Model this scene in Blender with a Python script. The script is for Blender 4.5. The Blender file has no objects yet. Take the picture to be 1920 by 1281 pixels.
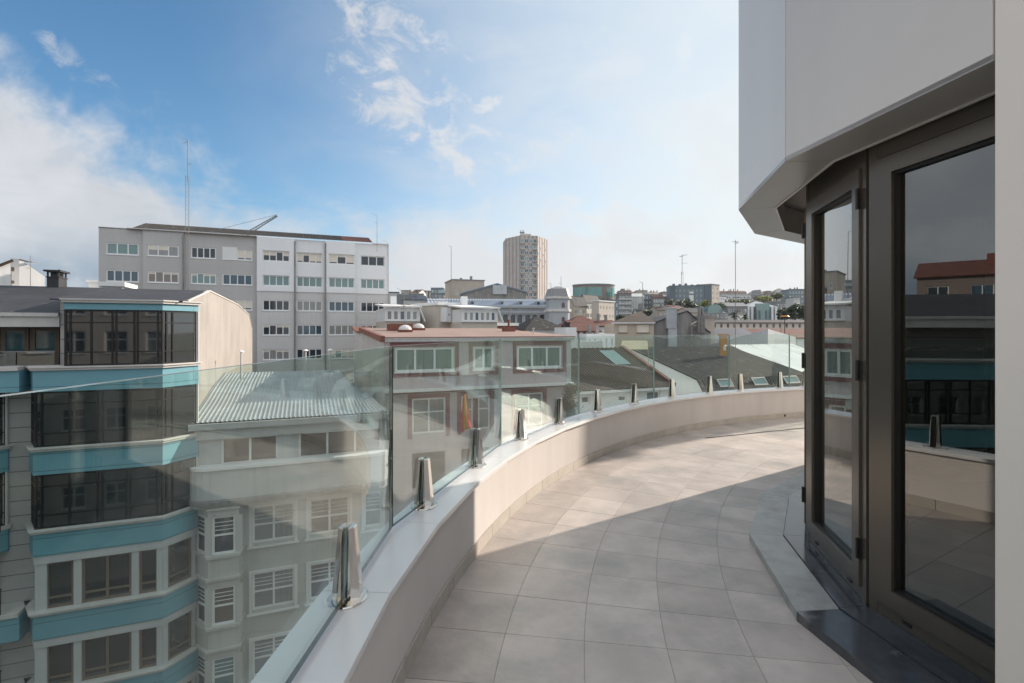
import bpy, math, random
from mathutils import Vector
R = math.radians
SC = bpy.context.scene
COL = SC.collection
random.seed(7)

# ------------------------------------------------------------------ camera
EYE = 1.5; HZ = 618.0; FP = 960.0          # eye height, horizon row and focal length of the 1920 x 1281 photograph
cam = bpy.data.cameras.new("camera"); cam_o = bpy.data.objects.new("camera", cam); COL.objects.link(cam_o)
cam.sensor_width = 36; cam.lens = 18.0; cam.shift_y = -(HZ - 640.5) / 1920 * -1
cam.clip_start = 0.05; cam.clip_end = 9000
cam_o.location = (0, 0, EYE); cam_o.rotation_euler = (R(90), 0, 0)
SC.camera = cam_o

# ------------------------------------------------------------------ sun, sky, exposure
SUN_AZ, SUN_EL = 56.7, 24.0
sd = Vector((math.sin(R(SUN_AZ)) * math.cos(R(SUN_EL)), math.cos(R(SUN_AZ)) * math.cos(R(SUN_EL)), math.sin(R(SUN_EL))))
sun = bpy.data.lights.new("sun", 'SUN'); sun.energy = 5.0; sun.angle = R(0.53); sun.color = (1.0, 0.865, 0.73)
sun_o = bpy.data.objects.new("sun", sun); COL.objects.link(sun_o)
sun_o.rotation_euler = sd.to_track_quat('Z', 'Y').to_euler(); sun_o.location = (30, 20, 40)
SC.view_settings.view_transform = 'Standard'; SC.view_settings.look = 'None'
SC.view_settings.gamma = 1; SC.view_settings.exposure = 0.4; SC.view_settings.use_curve_mapping = False
SC.cycles.max_bounces = 10; SC.cycles.transparent_max_bounces = 24; SC.cycles.glossy_bounces = 5
SC.cycles.caustics_reflective = True; SC.cycles.blur_glossy = 0.6; SC.cycles.sample_clamp_indirect = 6.0

world = bpy.data.worlds.new("World"); SC.world = world; world.use_nodes = True
wt = world.node_tree; wt.nodes.clear()
class NX:
    """tiny expression builder for shader math"""
    def __init__(s, t): s.t = t
    def n(s, typ, **k):
        nd = s.t.nodes.new(typ)
        for a, b in k.items(): setattr(nd, a, b)
        return nd
    def m(s, op, a, b=None, c=None, clamp=False):
        nd = s.n('ShaderNodeMath', operation=op, use_clamp=clamp)
        for i, v in enumerate((a, b, c)):
            if v is None: continue
            if isinstance(v, (int, float)): nd.inputs[i].default_value = v
            else: s.t.links.new(v, nd.inputs[i])
        return nd.outputs[0]
    def ss(s, v, a, b):
        nd = s.n('ShaderNodeMapRange', interpolation_type='SMOOTHSTEP')
        s.t.links.new(v, nd.inputs[0]); nd.inputs[1].default_value = a; nd.inputs[2].default_value = b
        return nd.outputs[0]
    def mix(s, f, a, b):
        nd = s.n('ShaderNodeMix', data_type='RGBA', blend_type='MIX')
        for i, v in ((0, f), (6, a), (7, b)):
            if isinstance(v, (int, float)): nd.inputs[i].default_value = v
            elif isinstance(v, tuple): nd.inputs[i].default_value = (*v, 1)
            else: s.t.links.new(v, nd.inputs[i])
        return nd.outputs[2]
    def comb(s, x, y, z):
        nd = s.n('ShaderNodeCombineXYZ')
        for i, v in enumerate((x, y, z)):
            if isinstance(v, (int, float)): nd.inputs[i].default_value = v
            else: s.t.links.new(v, nd.inputs[i])
        return nd.outputs[0]
    def noise(s, vec, scale, detail=6, rough=.55, dist=0.0):
        nd = s.n('ShaderNodeTexNoise'); s.t.links.new(vec, nd.inputs['Vector'])
        nd.inputs['Scale'].default_value = scale; nd.inputs['Detail'].default_value = detail
        nd.inputs['Roughness'].default_value = rough; nd.inputs['Distortion'].default_value = dist
        return nd.outputs[0]
W = NX(wt)
SKY = 0.10
sky = W.n('ShaderNodeTexSky', sky_type='NISHITA', sun_disc=False, sun_elevation=R(SUN_EL), sun_rotation=R(SUN_AZ))
sky.air_density = 1.0; sky.dust_density = 0.6; sky.ozone_density = 2.0
tc = W.n('ShaderNodeTexCoord'); sp = W.n('ShaderNodeSeparateXYZ'); wt.links.new(tc.outputs['Generated'], sp.inputs[0])
x, y, z = sp.outputs
ay = W.m('MAXIMUM', W.m('ABSOLUTE', y), .08)
gx = W.m('DIVIDE', x, ay); gz = W.m('DIVIDE', z, ay)
zz = W.m('ADD', W.m('MAXIMUM', z, 0.0), .16)
flat = W.comb(W.m('DIVIDE', x, zz), W.m('DIVIDE', y, zz), 0.0)          # a cloud layer seen in perspective
n_big = W.noise(flat, .75, 5, .5, .3); n_mid = W.noise(flat, 1.9, 9, .58, .6); n_fine = W.noise(W.comb(gx, gz, 0.0), 7.0, 9, .62, .5)
n_puff = W.noise(W.comb(W.m('ADD', gx, W.m('MULTIPLY', gz, .35)), W.m('MULTIPLY', gz, 1.25), 1.7), 12.0, 11, .64, .45)
n_soft = W.noise(W.comb(gx, W.m('MULTIPLY', gz, 1.6), 3.0), 2.6, 6, .5, .4)
# bank of cloud on the left, its top edge running down to the right
edge = W.m('MAXIMUM', W.m('SUBTRACT', -.025, W.m('MULTIPLY', gx, .545)), W.m('SUBTRACT', .215, W.m('MULTIPLY', W.m('MAXIMUM', gx, -.3), .10)))
bank = W.m('SUBTRACT', edge, gz)
bank = W.m('ADD', bank, W.m('MULTIPLY', W.m('SUBTRACT', n_soft, .5), .34))
bank = W.m('ADD', bank, W.m('MULTIPLY', W.m('SUBTRACT', n_fine, .5), .16))
bank = W.m('ADD', bank, W.m('MULTIPLY', W.m('SUBTRACT', n_puff, .5), .16))
bank = W.m('ADD', bank, W.m('MULTIPLY', W.m('SUBTRACT', n_mid, .5), .22))
bank = W.m('MULTIPLY', W.ss(bank, -.06, .11), W.m('MAXIMUM', W.ss(W.m('ADD', gz, W.m('MULTIPLY', n_soft, .25)), .02, .20), W.ss(gx, -.3, -.6)))
# puffs
def blob(cx, cz, a, rx, rz, lo, hi, amp=.9):
    ca, sa = math.cos(R(a)), math.sin(R(a))
    dx = W.m('SUBTRACT', gx, cx); dz = W.m('SUBTRACT', gz, cz)
    p = W.m('DIVIDE', W.m('ADD', W.m('MULTIPLY', dx, ca), W.m('MULTIPLY', dz, sa)), rx)
    q = W.m('DIVIDE', W.m('SUBTRACT', W.m('MULTIPLY', dz, ca), W.m('MULTIPLY', dx, sa)), rz)
    r2 = W.m('ADD', W.m('MULTIPLY', p, p), W.m('MULTIPLY', q, q))
    v = W.m('SUBTRACT', W.m('ADD', W.m('MULTIPLY', n_puff, 2.6), W.m('MULTIPLY', n_soft, .3)), W.m('ADD', W.m('MULTIPLY', r2, .60), 1.12))
    return W.m('MULTIPLY', W.ss(v, lo, hi), amp)
clouds = W.m('MAXIMUM', bank, blob(-.19, .47, -48, .30, .13, -.10, .55, .92))
for args in ((-.17, .395, 0, .11, .06, -.05, .4, .9), (-.06, .43, 25, .07, .035, 0, .45, .8), (-.86, .53, -40, .11, .035, -.1, .6, .55), (.11, .36, 0, .16, .09, 0, .8, .55), (.13, .22, -8, .25, .06, -.05, .6, .75), (-.15, .17, 0, .2, .05, -.1, .5, .75), (.16, .58, 60, .05, .03, -.1, .7, .35), (.42, .33, 40, .12, .07, -.1, .7, .6), (.33, .52, 80, .08, .03, -.1, .7, .4)):
    clouds = W.m('MAXIMUM', clouds, blob(*args))
dv = W.n('ShaderNodeVectorMath', operation='DOT_PRODUCT'); wt.links.new(tc.outputs['Generated'], dv.inputs[0]); dv.inputs[1].default_value = sd
toward = W.ss(dv.outputs['Value'], .17, 1.0)
low = W.m('POWER', W.m('SUBTRACT', 1.0, W.m('MAXIMUM', z, 0.0)), 6.0, clamp=True)
veil = W.m('ADD', W.m('MULTIPLY', toward, .92), W.m('MULTIPLY', W.m('MULTIPLY', low, W.ss(dv.outputs['Value'], -.15, .6)), .75), clamp=True)
thin = W.m('MULTIPLY', W.m('MULTIPLY', W.ss(W.m('ADD', n_mid, W.m('MULTIPLY', n_fine, .35)), .58, .86), W.ss(gx, -.7, .1)), .40)
clouds = W.m('MAXIMUM', clouds, thin)
veil = W.m('MULTIPLY', veil, W.m('ADD', .78, W.m('MULTIPLY', n_soft, .4)), clamp=True)
K = .80 / SKY
tint = W.n('ShaderNodeMix', data_type='RGBA', blend_type='MULTIPLY'); tint.inputs[0].default_value = 1
wt.links.new(sky.outputs[0], tint.inputs[6]); tint.inputs[7].default_value = (.76, 1.13, 1.27, 1)
base = W.mix(veil, tint.outputs[2], (.80 * K, .865 * K, .89 * K))
ccol = W.mix(toward, (.62 * K, .63 * K, .66 * K), (.93 * K, .93 * K, .92 * K))
dark = W.m('MULTIPLY', W.m('MULTIPLY', W.ss(W.m('ADD', gz, W.m('MULTIPLY', n_soft, .16)), .27, .15), W.ss(gx, -.5, -.80)), .85)
ccol = W.mix(dark, ccol, (.25 * K, .33 * K, .44 * K))
ccol = W.mix(W.m('MULTIPLY', W.ss(W.m('ADD', n_soft, W.m('MULTIPLY', n_fine, .6)), .66, .92), .7), ccol, (.74 * K, .75 * K, .77 * K))
ccol = W.mix(W.m('MULTIPLY', W.ss(n_mid, .45, .62), W.m('MULTIPLY', W.ss(gx, -.2, -.6), .30)), ccol, (.46 * K, .50 * K, .56 * K))
final = W.mix(W.m('MULTIPLY', clouds, .92), base, ccol)
# unseen bright cloud overhead and behind the camera, added as fill light
over = W.m('MULTIPLY', W.m('MAXIMUM', W.ss(y, .12, -.30), W.ss(z, .60, .85)), W.m('ADD', .45, W.m('MULTIPLY', W.ss(n_mid, .35, .65), .55)))
final = W.mix(over, final, (1.10 * K, 1.11 * K, 1.12 * K))
bg = W.n('ShaderNodeBackground'); bg.inputs[1].default_value = SKY
wt.links.new(final, bg.inputs[0]); wo = W.n('ShaderNodeOutputWorld'); wt.links.new(bg.outputs[0], wo.inputs[0])

# ------------------------------------------------------------------ materials
def mat(name, col, rough=.8, metal=0.0, spec=.5, ior=None, var=0.0, vscale=1.0, streak=0.0, bump=0.0, bscale=60, stain=None, stain_lo=.55, stain_hi=.75, stain_scale=.6, island=0.0, rvar=0.0, dirt_streaks=None, dirt_dir=(9, 9, .25), courses=None):
    m = bpy.data.materials.new(name); m.use_nodes = True
    t = m.node_tree; X = NX(t); b = t.nodes['Principled BSDF']
    b.inputs['Roughness'].default_value = rough; b.inputs['Metallic'].default_value = metal
    b.inputs['Specular IOR Level'].default_value = spec
    if ior: b.inputs['IOR'].default_value = ior
    b.inputs['Base Color'].default_value = (*col, 1)
    o = X.n('ShaderNodeTexCoord').outputs['Object']
    c = None
    def scaled(f, g, h):
        s = X.n('ShaderNodeMapping'); s.inputs['Scale'].default_value = (f, g, h); t.links.new(o, s.inputs[0]); return s.outputs[0]
    if var:
        n = X.noise(o, vscale, 8, .6)
        c = X.mix(X.ss(n, .3, .7), tuple(v * (1 - var) for v in col), tuple(min(1, v * (1 + var)) for v in col))
    if streak:
        n = X.noise(scaled(2.2, 2.2, .12), 1.6, 6, .6)
        c = X.mix(X.m('MULTIPLY', X.ss(n, .45, .75), streak), c if c else tuple(col), tuple(v * .45 for v in col))
    if stain:
        n = X.noise(o, stain_scale, 9, .65)
        c = X.mix(X.ss(n, stain_lo, stain_hi), c if c else tuple(col), stain)
    if dirt_streaks:
        n = X.noise(scaled(*dirt_dir), 1.0, 5, .6)
        c = X.mix(X.m('MULTIPLY', X.ss(n, .5, .72), .8), c if c else tuple(col), dirt_streaks)
    if courses:
        wv = X.n('ShaderNodeTexWave', wave_type='BANDS', bands_direction='Y', wave_profile='SAW'); t.links.new(o, wv.inputs['Vector']); wv.inputs['Scale'].default_value = .314 / courses; wv.inputs['Distortion'].default_value = .25; wv.inputs['Detail'].default_value = 2
        pn = X.noise(scaled(1.4, .45, 1), 2.4, 3, .5)
        c = X.mix(X.m('MULTIPLY', X.ss(wv.outputs[1], .78, .98), .8), c if c else tuple(col), tuple(v * .35 for v in col))
        c = X.mix(X.m('MULTIPLY', X.ss(pn, .60, .68), .55), c, (.17, .165, .15))
        bp = X.n('ShaderNodeBump'); bp.inputs['Strength'].default_value = .6; bp.inputs['Distance'].default_value = .05; t.links.new(wv.outputs[1], bp.inputs['Height']); t.links.new(bp.outputs[0], b.inputs['Normal'])
    if island:
        g = X.n('ShaderNodeNewGeometry').outputs['Random Per Island']
        k = X.m('ADD', 1 - island, X.m('MULTIPLY', g, 2 * island))
        mm = X.n('ShaderNodeMix', data_type='RGBA', blend_type='MULTIPLY'); mm.inputs[0].default_value = 1
        if c: t.links.new(c, mm.inputs[6])
        else: mm.inputs[6].default_value = (*col, 1)
        t.links.new(X.comb(k, k, k), mm.inputs[7]); c = mm.outputs[2]
    if c: t.links.new(c, b.inputs['Base Color'])
    if rvar:
        n = X.noise(o, 2.3, 6, .6)
        t.links.new(X.m('ADD', rough - rvar, X.m('MULTIPLY', n, 2 * rvar)), b.inputs['Roughness'])
    if bump:
        n = X.noise(o, bscale, 5, .6); bp = X.n('ShaderNodeBump'); bp.inputs['Strength'].default_value = bump; bp.inputs['Distance'].default_value = .02
        t.links.new(n, bp.inputs['Height']); t.links.new(bp.outputs[0], b.inputs['Normal'])
    return m
def clear_glass(name, tint, refl=1.0, ior=1.5, wavy=0.0, base=0.0):
    m = bpy.data.materials.new(name); m.use_nodes = True; t = m.node_tree; X = NX(t); t.nodes.clear()
    tr = X.n('ShaderNodeBsdfTransparent'); tr.inputs[0].default_value = (*tint, 1)
    gl = X.n('ShaderNodeBsdfGlossy'); gl.inputs['Roughness'].default_value = 0.0; gl.inputs[0].default_value = (.97, 1, .99, 1)
    g = X.n('ShaderNodeNewGeometry'); dp = X.n('ShaderNodeVectorMath', operation='DOT_PRODUCT'); t.links.new(g.outputs['Normal'], dp.inputs[0]); t.links.new(g.outputs['Incoming'], dp.inputs[1])
    f0 = ((ior - 1) / (ior + 1)) ** 2; c5 = X.m('POWER', X.m('SUBTRACT', 1.0, X.m('ABSOLUTE', dp.outputs['Value'])), 5.0)
    fr = X.m('ADD', f0, X.m('MULTIPLY', c5, 1 - f0))          # Schlick, the same from both sides of the pane
    mx = X.n('ShaderNodeMixShader'); t.links.new(X.m('ADD', X.m('MULTIPLY', fr, refl), base, clamp=True), mx.inputs[0])
    if wavy:
        n = X.noise(X.n('ShaderNodeTexCoord').outputs['Object'], 1.7, 1, .4); bp = X.n('ShaderNodeBump')
        bp.inputs['Strength'].default_value = wavy; bp.inputs['Distance'].default_value = .02
        t.links.new(n, bp.inputs['Height']); t.links.new(bp.outputs[0], gl.inputs['Normal'])
    t.links.new(tr.outputs[0], mx.inputs[1]); t.links.new(gl.outputs[0], mx.inputs[2])
    out = X.n('ShaderNodeOutputMaterial'); t.links.new(mx.outputs[0], out.inputs[0])
    return m
def brickwork(name, col, mortar, bw, bh, rough=.7, var=.08, gap=.012, streak=.2, noise=.08):
    """large stone slabs or tiles laid in courses on vertical walls (object x+y, z)"""
    m = bpy.data.materials.new(name); m.use_nodes = True; t = m.node_tree; X = NX(t); b = t.nodes['Principled BSDF']
    b.inputs['Roughness'].default_value = rough
    o = X.n('ShaderNodeTexCoord').outputs['Object']; s = X.n('ShaderNodeSeparateXYZ'); t.links.new(o, s.inputs[0])
    br = X.n('ShaderNodeTexBrick'); t.links.new(X.comb(X.m('ADD', s.outputs[0], s.outputs[1]), s.outputs[2], 0.0), br.inputs[0])
    br.inputs['Scale'].default_value = 1; br.inputs['Brick Width'].default_value = bw; br.inputs['Row Height'].default_value = bh
    br.inputs['Mortar Size'].default_value = gap; br.inputs['Mortar Smooth'].default_value = .1
    br.inputs['Color1'].default_value = (*[v * (1 - var) for v in col], 1); br.inputs['Color2'].default_value = (*[v * (1 + var) for v in col], 1)
    br.inputs['Mortar'].default_value = (*mortar, 1)
    n = X.noise(o, 1.3, 8, .6)
    mm = X.n('ShaderNodeMix', data_type='RGBA', blend_type='MULTIPLY'); mm.inputs[0].default_value = 1
    k = X.m('ADD', 1 - noise * 1.5, X.m('MULTIPLY', n, noise * 3)); t.links.new(br.outputs[0], mm.inputs[6]); t.links.new(X.comb(k, k, k), mm.inputs[7])
    t.links.new(mm.outputs[2], b.inputs['Base Color'])
    return m
M = {}
M['tile'] = mat('floor_tile', (.445, .395, .365), .52, var=.13, vscale=3.2, island=.11, bump=.12, bscale=25, rvar=.08, stain=(.32, .305, .29), stain_lo=.46, stain_hi=.70, stain_scale=1.7)
M['grout'] = mat('grout', (.25, .23, .21), .9)
M['skirt'] = mat('skirting_tile', (.43, .395, .35), .45, var=.09, vscale=5, island=.05)
M['render_w'] = mat('parapet_render', (.57, .535, .515), .85, var=.05, vscale=1.1, streak=.13, bump=.08, bscale=140)
M['coping'] = mat('coping_stone', (.66, .655, .66), .22, var=.02, vscale=3, rvar=.05)
M['steel'] = mat('polished_steel', (.66, .63, .59), .10, 1.0, rvar=.03)
M['rubber'] = mat('black_gasket', (.01, .01, .01), .5)
M['glass'] = clear_glass('balustrade_glass', (.865, .925, .905), 1.2, 1.5, .16)
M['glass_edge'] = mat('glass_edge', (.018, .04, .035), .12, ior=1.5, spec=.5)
M['glass_edge_lit'] = mat('glass_edge_sunlit', (.34, .44, .40), .15, ior=1.5, spec=.6)  # same glass edge with the sunlight put into a paler colour
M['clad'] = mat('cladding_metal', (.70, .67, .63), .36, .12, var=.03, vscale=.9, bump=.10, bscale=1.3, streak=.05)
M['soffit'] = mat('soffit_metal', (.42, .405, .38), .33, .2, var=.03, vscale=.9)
M['clad_back'] = mat('cladding_backing', (.02, .02, .02), .9)
M['bronze'] = mat('bronze_frame', (.115, .102, .086), .26, .4, var=.03, vscale=3)
M['sill_l'] = mat('light_granite', (.30, .305, .295), .4, var=.15, vscale=6, rvar=.1, stain=(.20, .20, .195), stain_lo=.5, stain_hi=.7, stain_scale=4)
M['sill'] = mat('dark_granite_and_reflection', (.055, .06, .067), .14, var=.25, vscale=5, rvar=.07, stain=(.12, .12, .12), stain_lo=.60, stain_hi=.68, stain_scale=3.2)  # inner stones; on the near outer stone it stands for the door's reflection
M['door_glass'] = clear_glass('door_glass', (.36, .38, .37), 2.2, 1.5, .015, .10)
M['room'] = mat('room_wall', (.35, .33, .30), .8)
M['asphalt'] = mat('asphalt', (.05, .05, .052), .9, var=.2, vscale=.4)
M['hill'] = mat('hillside', (.07, .08, .05), .95, var=.4, vscale=.02)
M['white'] = mat('white_paint', (.74, .75, .75), .75, var=.03, vscale=.7, streak=.10)
M['white_f'] = mat('white_frame', (.78, .79, .79), .4)
M['teal'] = brickwork('teal_tile', (.155, .355, .425), (.08, .19, .24), 40, .62, .5, .02, .016, noise=.09)
M['cornice'] = mat('pale_stone', (.56, .55, .53), .7, var=.05, vscale=1.5, streak=.15)
M['stone'] = brickwork('grey_stone_slabs', (.44, .425, .41), (.17, .165, .16), 60, .56, .75, .05, .018)
M['gable'] = mat('cement_render', (.345, .315, .29), .9, var=.07, vscale=.5, streak=.38, stain=(.265, .25, .235), stain_lo=.5, stain_hi=.75, stain_scale=.35)
M['slate'] = mat('dark_slate', (.034, .036, .042), .75, var=.25, vscale=.8, stain=(.11, .11, .11), stain_lo=.62, stain_hi=.68, stain_scale=2.2)
M['slate2'] = mat('charcoal_tiles', (.024, .023, .022), .85, var=.4, vscale=2.5, courses=.42)
M['black'] = mat('black_metal', (.012, .012, .013), .4)
M['brown_f'] = mat('brown_frame', (.17, .13, .10), .5)
M['mirror_glass'] = mat('grey_window_glass', (.018, .023, .025), .03, ior=2.1, spec=.5)
M['teal_glass'] = mat('green_blind_glass', (.05, .13, .14), .05, ior=1.8)
M['win'] = mat('window_glass', (.022, .036, .05), .04, ior=1.6)
M['win_b'] = mat('window_glass_blue', (.04, .085, .125), .04, ior=1.6)
M['win_c'] = mat('curtained_glass', (.24, .25, .25), .12, ior=1.7, dirt_streaks=(.13, .13, .13))
M['win_g'] = mat('window_glass_green', (.14, .24, .24), .06, ior=1.7)
M['win_k'] = mat('curtained_window_glass', (.17, .23, .215), .10, ior=1.6, dirt_streaks=(.05, .08, .075), dirt_dir=(5, 5, .05))
M['win_r'] = mat('window_glass_brown', (.13, .10, .085), .06, ior=1.8)
M['shutter'] = mat('cream_shutter', (.72, .66, .57), .6, var=.03)
M['greyren2'] = mat('light_grey_render', (.60, .595, .59), .88, var=.04, vscale=.25, streak=.10)
M['greyren'] = mat('grey_render', (.48, .47, .46), .88, var=.05, vscale=.25, streak=.10)
M['whiteren'] = mat('white_render', (.80, .81, .82), .85, var=.02, vscale=.25, streak=.05)
M['lilac'] = mat('pale_lilac_render', (.50, .445, .465), .85, var=.05, vscale=.4, streak=.22)
M['maroon'] = mat('maroon_surround', (.21, .085, .095), .7, var=.08)
M['redroof'] = mat('terracotta_coating', (.29, .20, .168), .8, var=.10, vscale=.6, stain=(.24, .17, .145), stain_lo=.55, stain_hi=.7, stain_scale=.8)
M['redbrick'] = mat('red_oxide_paint', (.19, .072, .052), .75, var=.15)
M['redtile'] = mat('red_clay_tiles', (.125, .050, .038), .85, var=.25, vscale=1.2)
M['browntile'] = mat('brown_corrugated_tiles', (.030, .024, .019), .85, var=.3, vscale=.9, stain=(.055, .045, .035), stain_lo=.52, stain_hi=.7, stain_scale=.5, dirt_streaks=(.075, .062, .05), dirt_dir=(4.2, .01, .01))
M['rustroof'] = mat('mossy_brown_roof', (.035, .024, .018), .9, var=.3, vscale=.8, stain=(.11, .04, .014), stain_lo=.56, stain_hi=.7, stain_scale=.25)
M['zinc'] = mat('zinc_sheet', (.43, .455, .475), .5, .25, var=.10, vscale=.7, streak=.2)
M['whiteroof'] = mat('rusty_white_roof', (.80, .79, .77), .6, var=.05, vscale=.8, dirt_streaks=(.40, .34, .30), dirt_dir=(3.2, .22, .3))
M['palegrey'] = mat('pale_grey_paint', (.50, .51, .51), .8, var=.05, vscale=.5, streak=.25)
M['baygrey'] = mat('bay_facade_grey', (.50, .495, .47), .85, var=.06, vscale=.6, streak=.30)
M['metalpole'] = mat('galvanised', (.20, .20, .205), .5, .2)
M['concrete'] = mat('stained_concrete', (.26, .25, .24), .9, var=.15, vscale=.5, streak=.75, stain=(.14, .135, .13), stain_lo=.5, stain_hi=.72, stain_scale=.4)
M['beige'] = mat('beige_render', (.46, .40, .33), .85, var=.05, vscale=.4, streak=.18)
M['beige2'] = mat('cream_render', (.54, .49, .43), .85, var=.04, vscale=.4, streak=.15)
M['tan'] = mat('tan_render', (.37, .33, .29), .85, var=.05, vscale=.3, streak=.2)
M['towerw'] = mat('pinkish_tower_render', (.50, .445, .415), .85, var=.05, vscale=.2)
M['towerp'] = mat('lilac_brown_stripes', (.33, .295, .285), .85, var=.05, vscale=.2)
M['station'] = mat('pale_blue_grey_stone', (.36, .39, .42), .8, var=.05, vscale=.5, streak=.2)
M['station_roof'] = mat('blue_grey_roof', (.16, .20, .26), .6, var=.15, vscale=.4)
M['rib'] = mat('pale_roof_ribs', (.42, .46, .52), .5)
M['dome'] = mat('lead_roof', (.24, .245, .25), .55, var=.10, vscale=.6, streak=.25)
M['curtain'] = mat('green_curtain_glass', (.05, .22, .21), .08, ior=1.8, var=.2, vscale=.1)
M['brownstone'] = mat('brown_stone', (.22, .18, .16), .8, var=.08, vscale=.3)
M['bluegrey'] = mat('blue_grey_panels', (.15, .20, .23), .7, var=.08, vscale=.1)
M['darkblue'] = mat('dark_blue_grey_panels', (.10, .13, .16), .7, var=.1, vscale=.1)
M['midgrey'] = mat('mid_grey_render', (.20, .21, .22), .85, var=.07, vscale=.2)
M['orange'] = mat('orange_metal', (.46, .20, .035), .5, var=.1)
M['navy'] = mat('navy_roof', (.040, .055, .085), .6, var=.2, vscale=.5)
M['bark'] = mat('bark', (.08, .06, .045), .9)
M['flag_red'] = mat('red_cloth', (.55, .06, .05), .8)
M['flag_yel'] = mat('yellow_cloth', (.72, .42, .04), .8)
M['awning'] = mat('faded_canvas', (.36, .32, .22), .8, var=.15, vscale=3)
M['dome_w'] = mat('acrylic_dome', (.62, .62, .60), .25)
def leafmat(name, c):
    m = mat(name, c, .6, island=.45, spec=.3)
    return m
M['leaf_d'] = leafmat('dark_leaves', (.035, .055, .028)); M['leaf_m'] = leafmat('mid_leaves', (.06, .085, .03)); M['leaf_y'] = leafmat('yellow_green_leaves', (.16, .17, .03))

# ------------------------------------------------------------------ builders
G = -19.0                                   # street level
class MB:
    def __init__(s, xf=None): s.v = []; s.f = []; s.mi = []; s.xf = xf
    def add(s, vs, fs, mi=0):
        b = len(s.v)
        s.v += [tuple(s.xf(*p)) for p in vs] if s.xf else [tuple(p) for p in vs]
        for f in fs: s.f.append([b + i for i in f]); s.mi.append(mi)
    def quad(s, a, b, c, d, mi=0): s.add([a, b, c, d], [(0, 1, 2, 3)], mi)
    def box(s, x0, y0, z0, x1, y1, z1, mi=0):
        s.add([(x0, y0, z0), (x1, y0, z0), (x1, y1, z0), (x0, y1, z0), (x0, y0, z1), (x1, y0, z1), (x1, y1, z1), (x0, y1, z1)],
              [(0, 3, 2, 1), (4, 5, 6, 7), (0, 1, 5, 4), (1, 2, 6, 5), (2, 3, 7, 6), (3, 0, 4, 7)], mi)
    def prism(s, poly, z0, z1, mi=0, mtop=None):
        """vertical prism over a counter-clockwise (x, y) polygon"""
        n = len(poly)
        s.add([(p[0], p[1], z0) for p in poly] + [(p[0], p[1], z1) for p in poly],
              [tuple(range(n - 1, -1, -1))] + [(i, (i + 1) % n, n + (i + 1) % n, n + i) for i in range(n)], mi)
        s.add([(p[0], p[1], z1) for p in poly], [tuple(range(n))], mi if mtop is None else mtop)
    def profile(s, prof, x0, x1, mi=0):
        """extrude a (y, z) polygon along x"""
        n = len(prof)
        s.add([(x0, p[0], p[1]) for p in prof] + [(x1, p[0], p[1]) for p in prof],
              [tuple(range(n - 1, -1, -1)), tuple(range(n, 2 * n))] + [(i, (i + 1) % n, n + (i + 1) % n, n + i) for i in range(n)], mi)
    def slab(s, a, b, c, d, th, mi=0):
        """a four-cornered sheet with thickness th below it"""
        va = [Vector(p) for p in (a, b, c, d)]; nrm = (va[1] - va[0]).cross(va[3] - va[0]).normalized()
        if nrm.z < 0: nrm = -nrm
        lo = [p - nrm * th for p in va]
        s.add([tuple(p) for p in va + lo], [(0, 1, 2, 3), (7, 6, 5, 4), (0, 4, 5, 1), (1, 5, 6, 2), (2, 6, 7, 3), (3, 7, 4, 0)], mi)
    def tube(s, p, q, r0, r1=None, n=8, mi=0):
        p, q = Vector(p), Vector(q); r1 = r0 if r1 is None else r1
        d = (q - p).normalized(); a = d.orthogonal().normalized(); b = d.cross(a); vs = []
        for c, r in ((p, r0), (q, r1)):
            for i in range(n):
                t = 2 * math.pi * i / n; vs.append(tuple(c + a * (r * math.cos(t)) + b * (r * math.sin(t))))
        s.add(vs, [(i, (i + 1) % n, n + (i + 1) % n, n + i) for i in range(n)] + [tuple(range(n - 1, -1, -1)), tuple(range(n, 2 * n))], mi)
    def mesh(s, name, mats):
        me = bpy.data.meshes.new(name); me.from_pydata(s.v, [], s.f)
        for m_ in (mats if isinstance(mats, (list, tuple)) else [mats]): me.materials.append(m_)
        me.polygons.foreach_set('material_index', s.mi); me.update()
        return me
def link(name, me, parent=None, loc=(0, 0, 0), rz=0):
    o = bpy.data.objects.new(name, me); COL.objects.link(o); o.location = loc; o.rotation_euler = (0, 0, rz)
    if parent: o.parent = parent
    return o
def tag(o, label, cat, group=None, kind=None):
    if label: o['label'] = label
    if cat: o['category'] = cat
    if group: o['group'] = group
    if kind: o['kind'] = kind
    return o
def thing(name, label, cat, loc=(0, 0, 0), rz=0, group=None):
    return tag(link(name, None, None, loc, rz), label, cat, group)
def part(name, mb, mats, root, label=None, smooth=False):
    """a part whose vertices are in the root's own x, y and in world z"""
    o = link(name, mb.mesh(name, mats), root, (0, 0, -root.location.z))
    if label: o['label'] = label
    if smooth: o.data.shade_smooth()
    return o
def sub(name, mb, mats, parent, smooth=False):
    o = link(name, mb.mesh(name, mats), parent)
    if smooth: o.data.shade_smooth()
    return o
def struct(name, mb, mats):
    return tag(link(name, mb.mesh(name, mats)), None, None, kind='structure')
def copy_tree(o, parent=None):
    c = o.copy(); COL.objects.link(c)
    if parent: c.parent = parent
    for ch in list(o.children): copy_tree(ch, c)
    return c
def at(px, py, Z): return ((px - 960) / FP * Z, Z, EYE + (HZ - py) * Z / FP)
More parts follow.
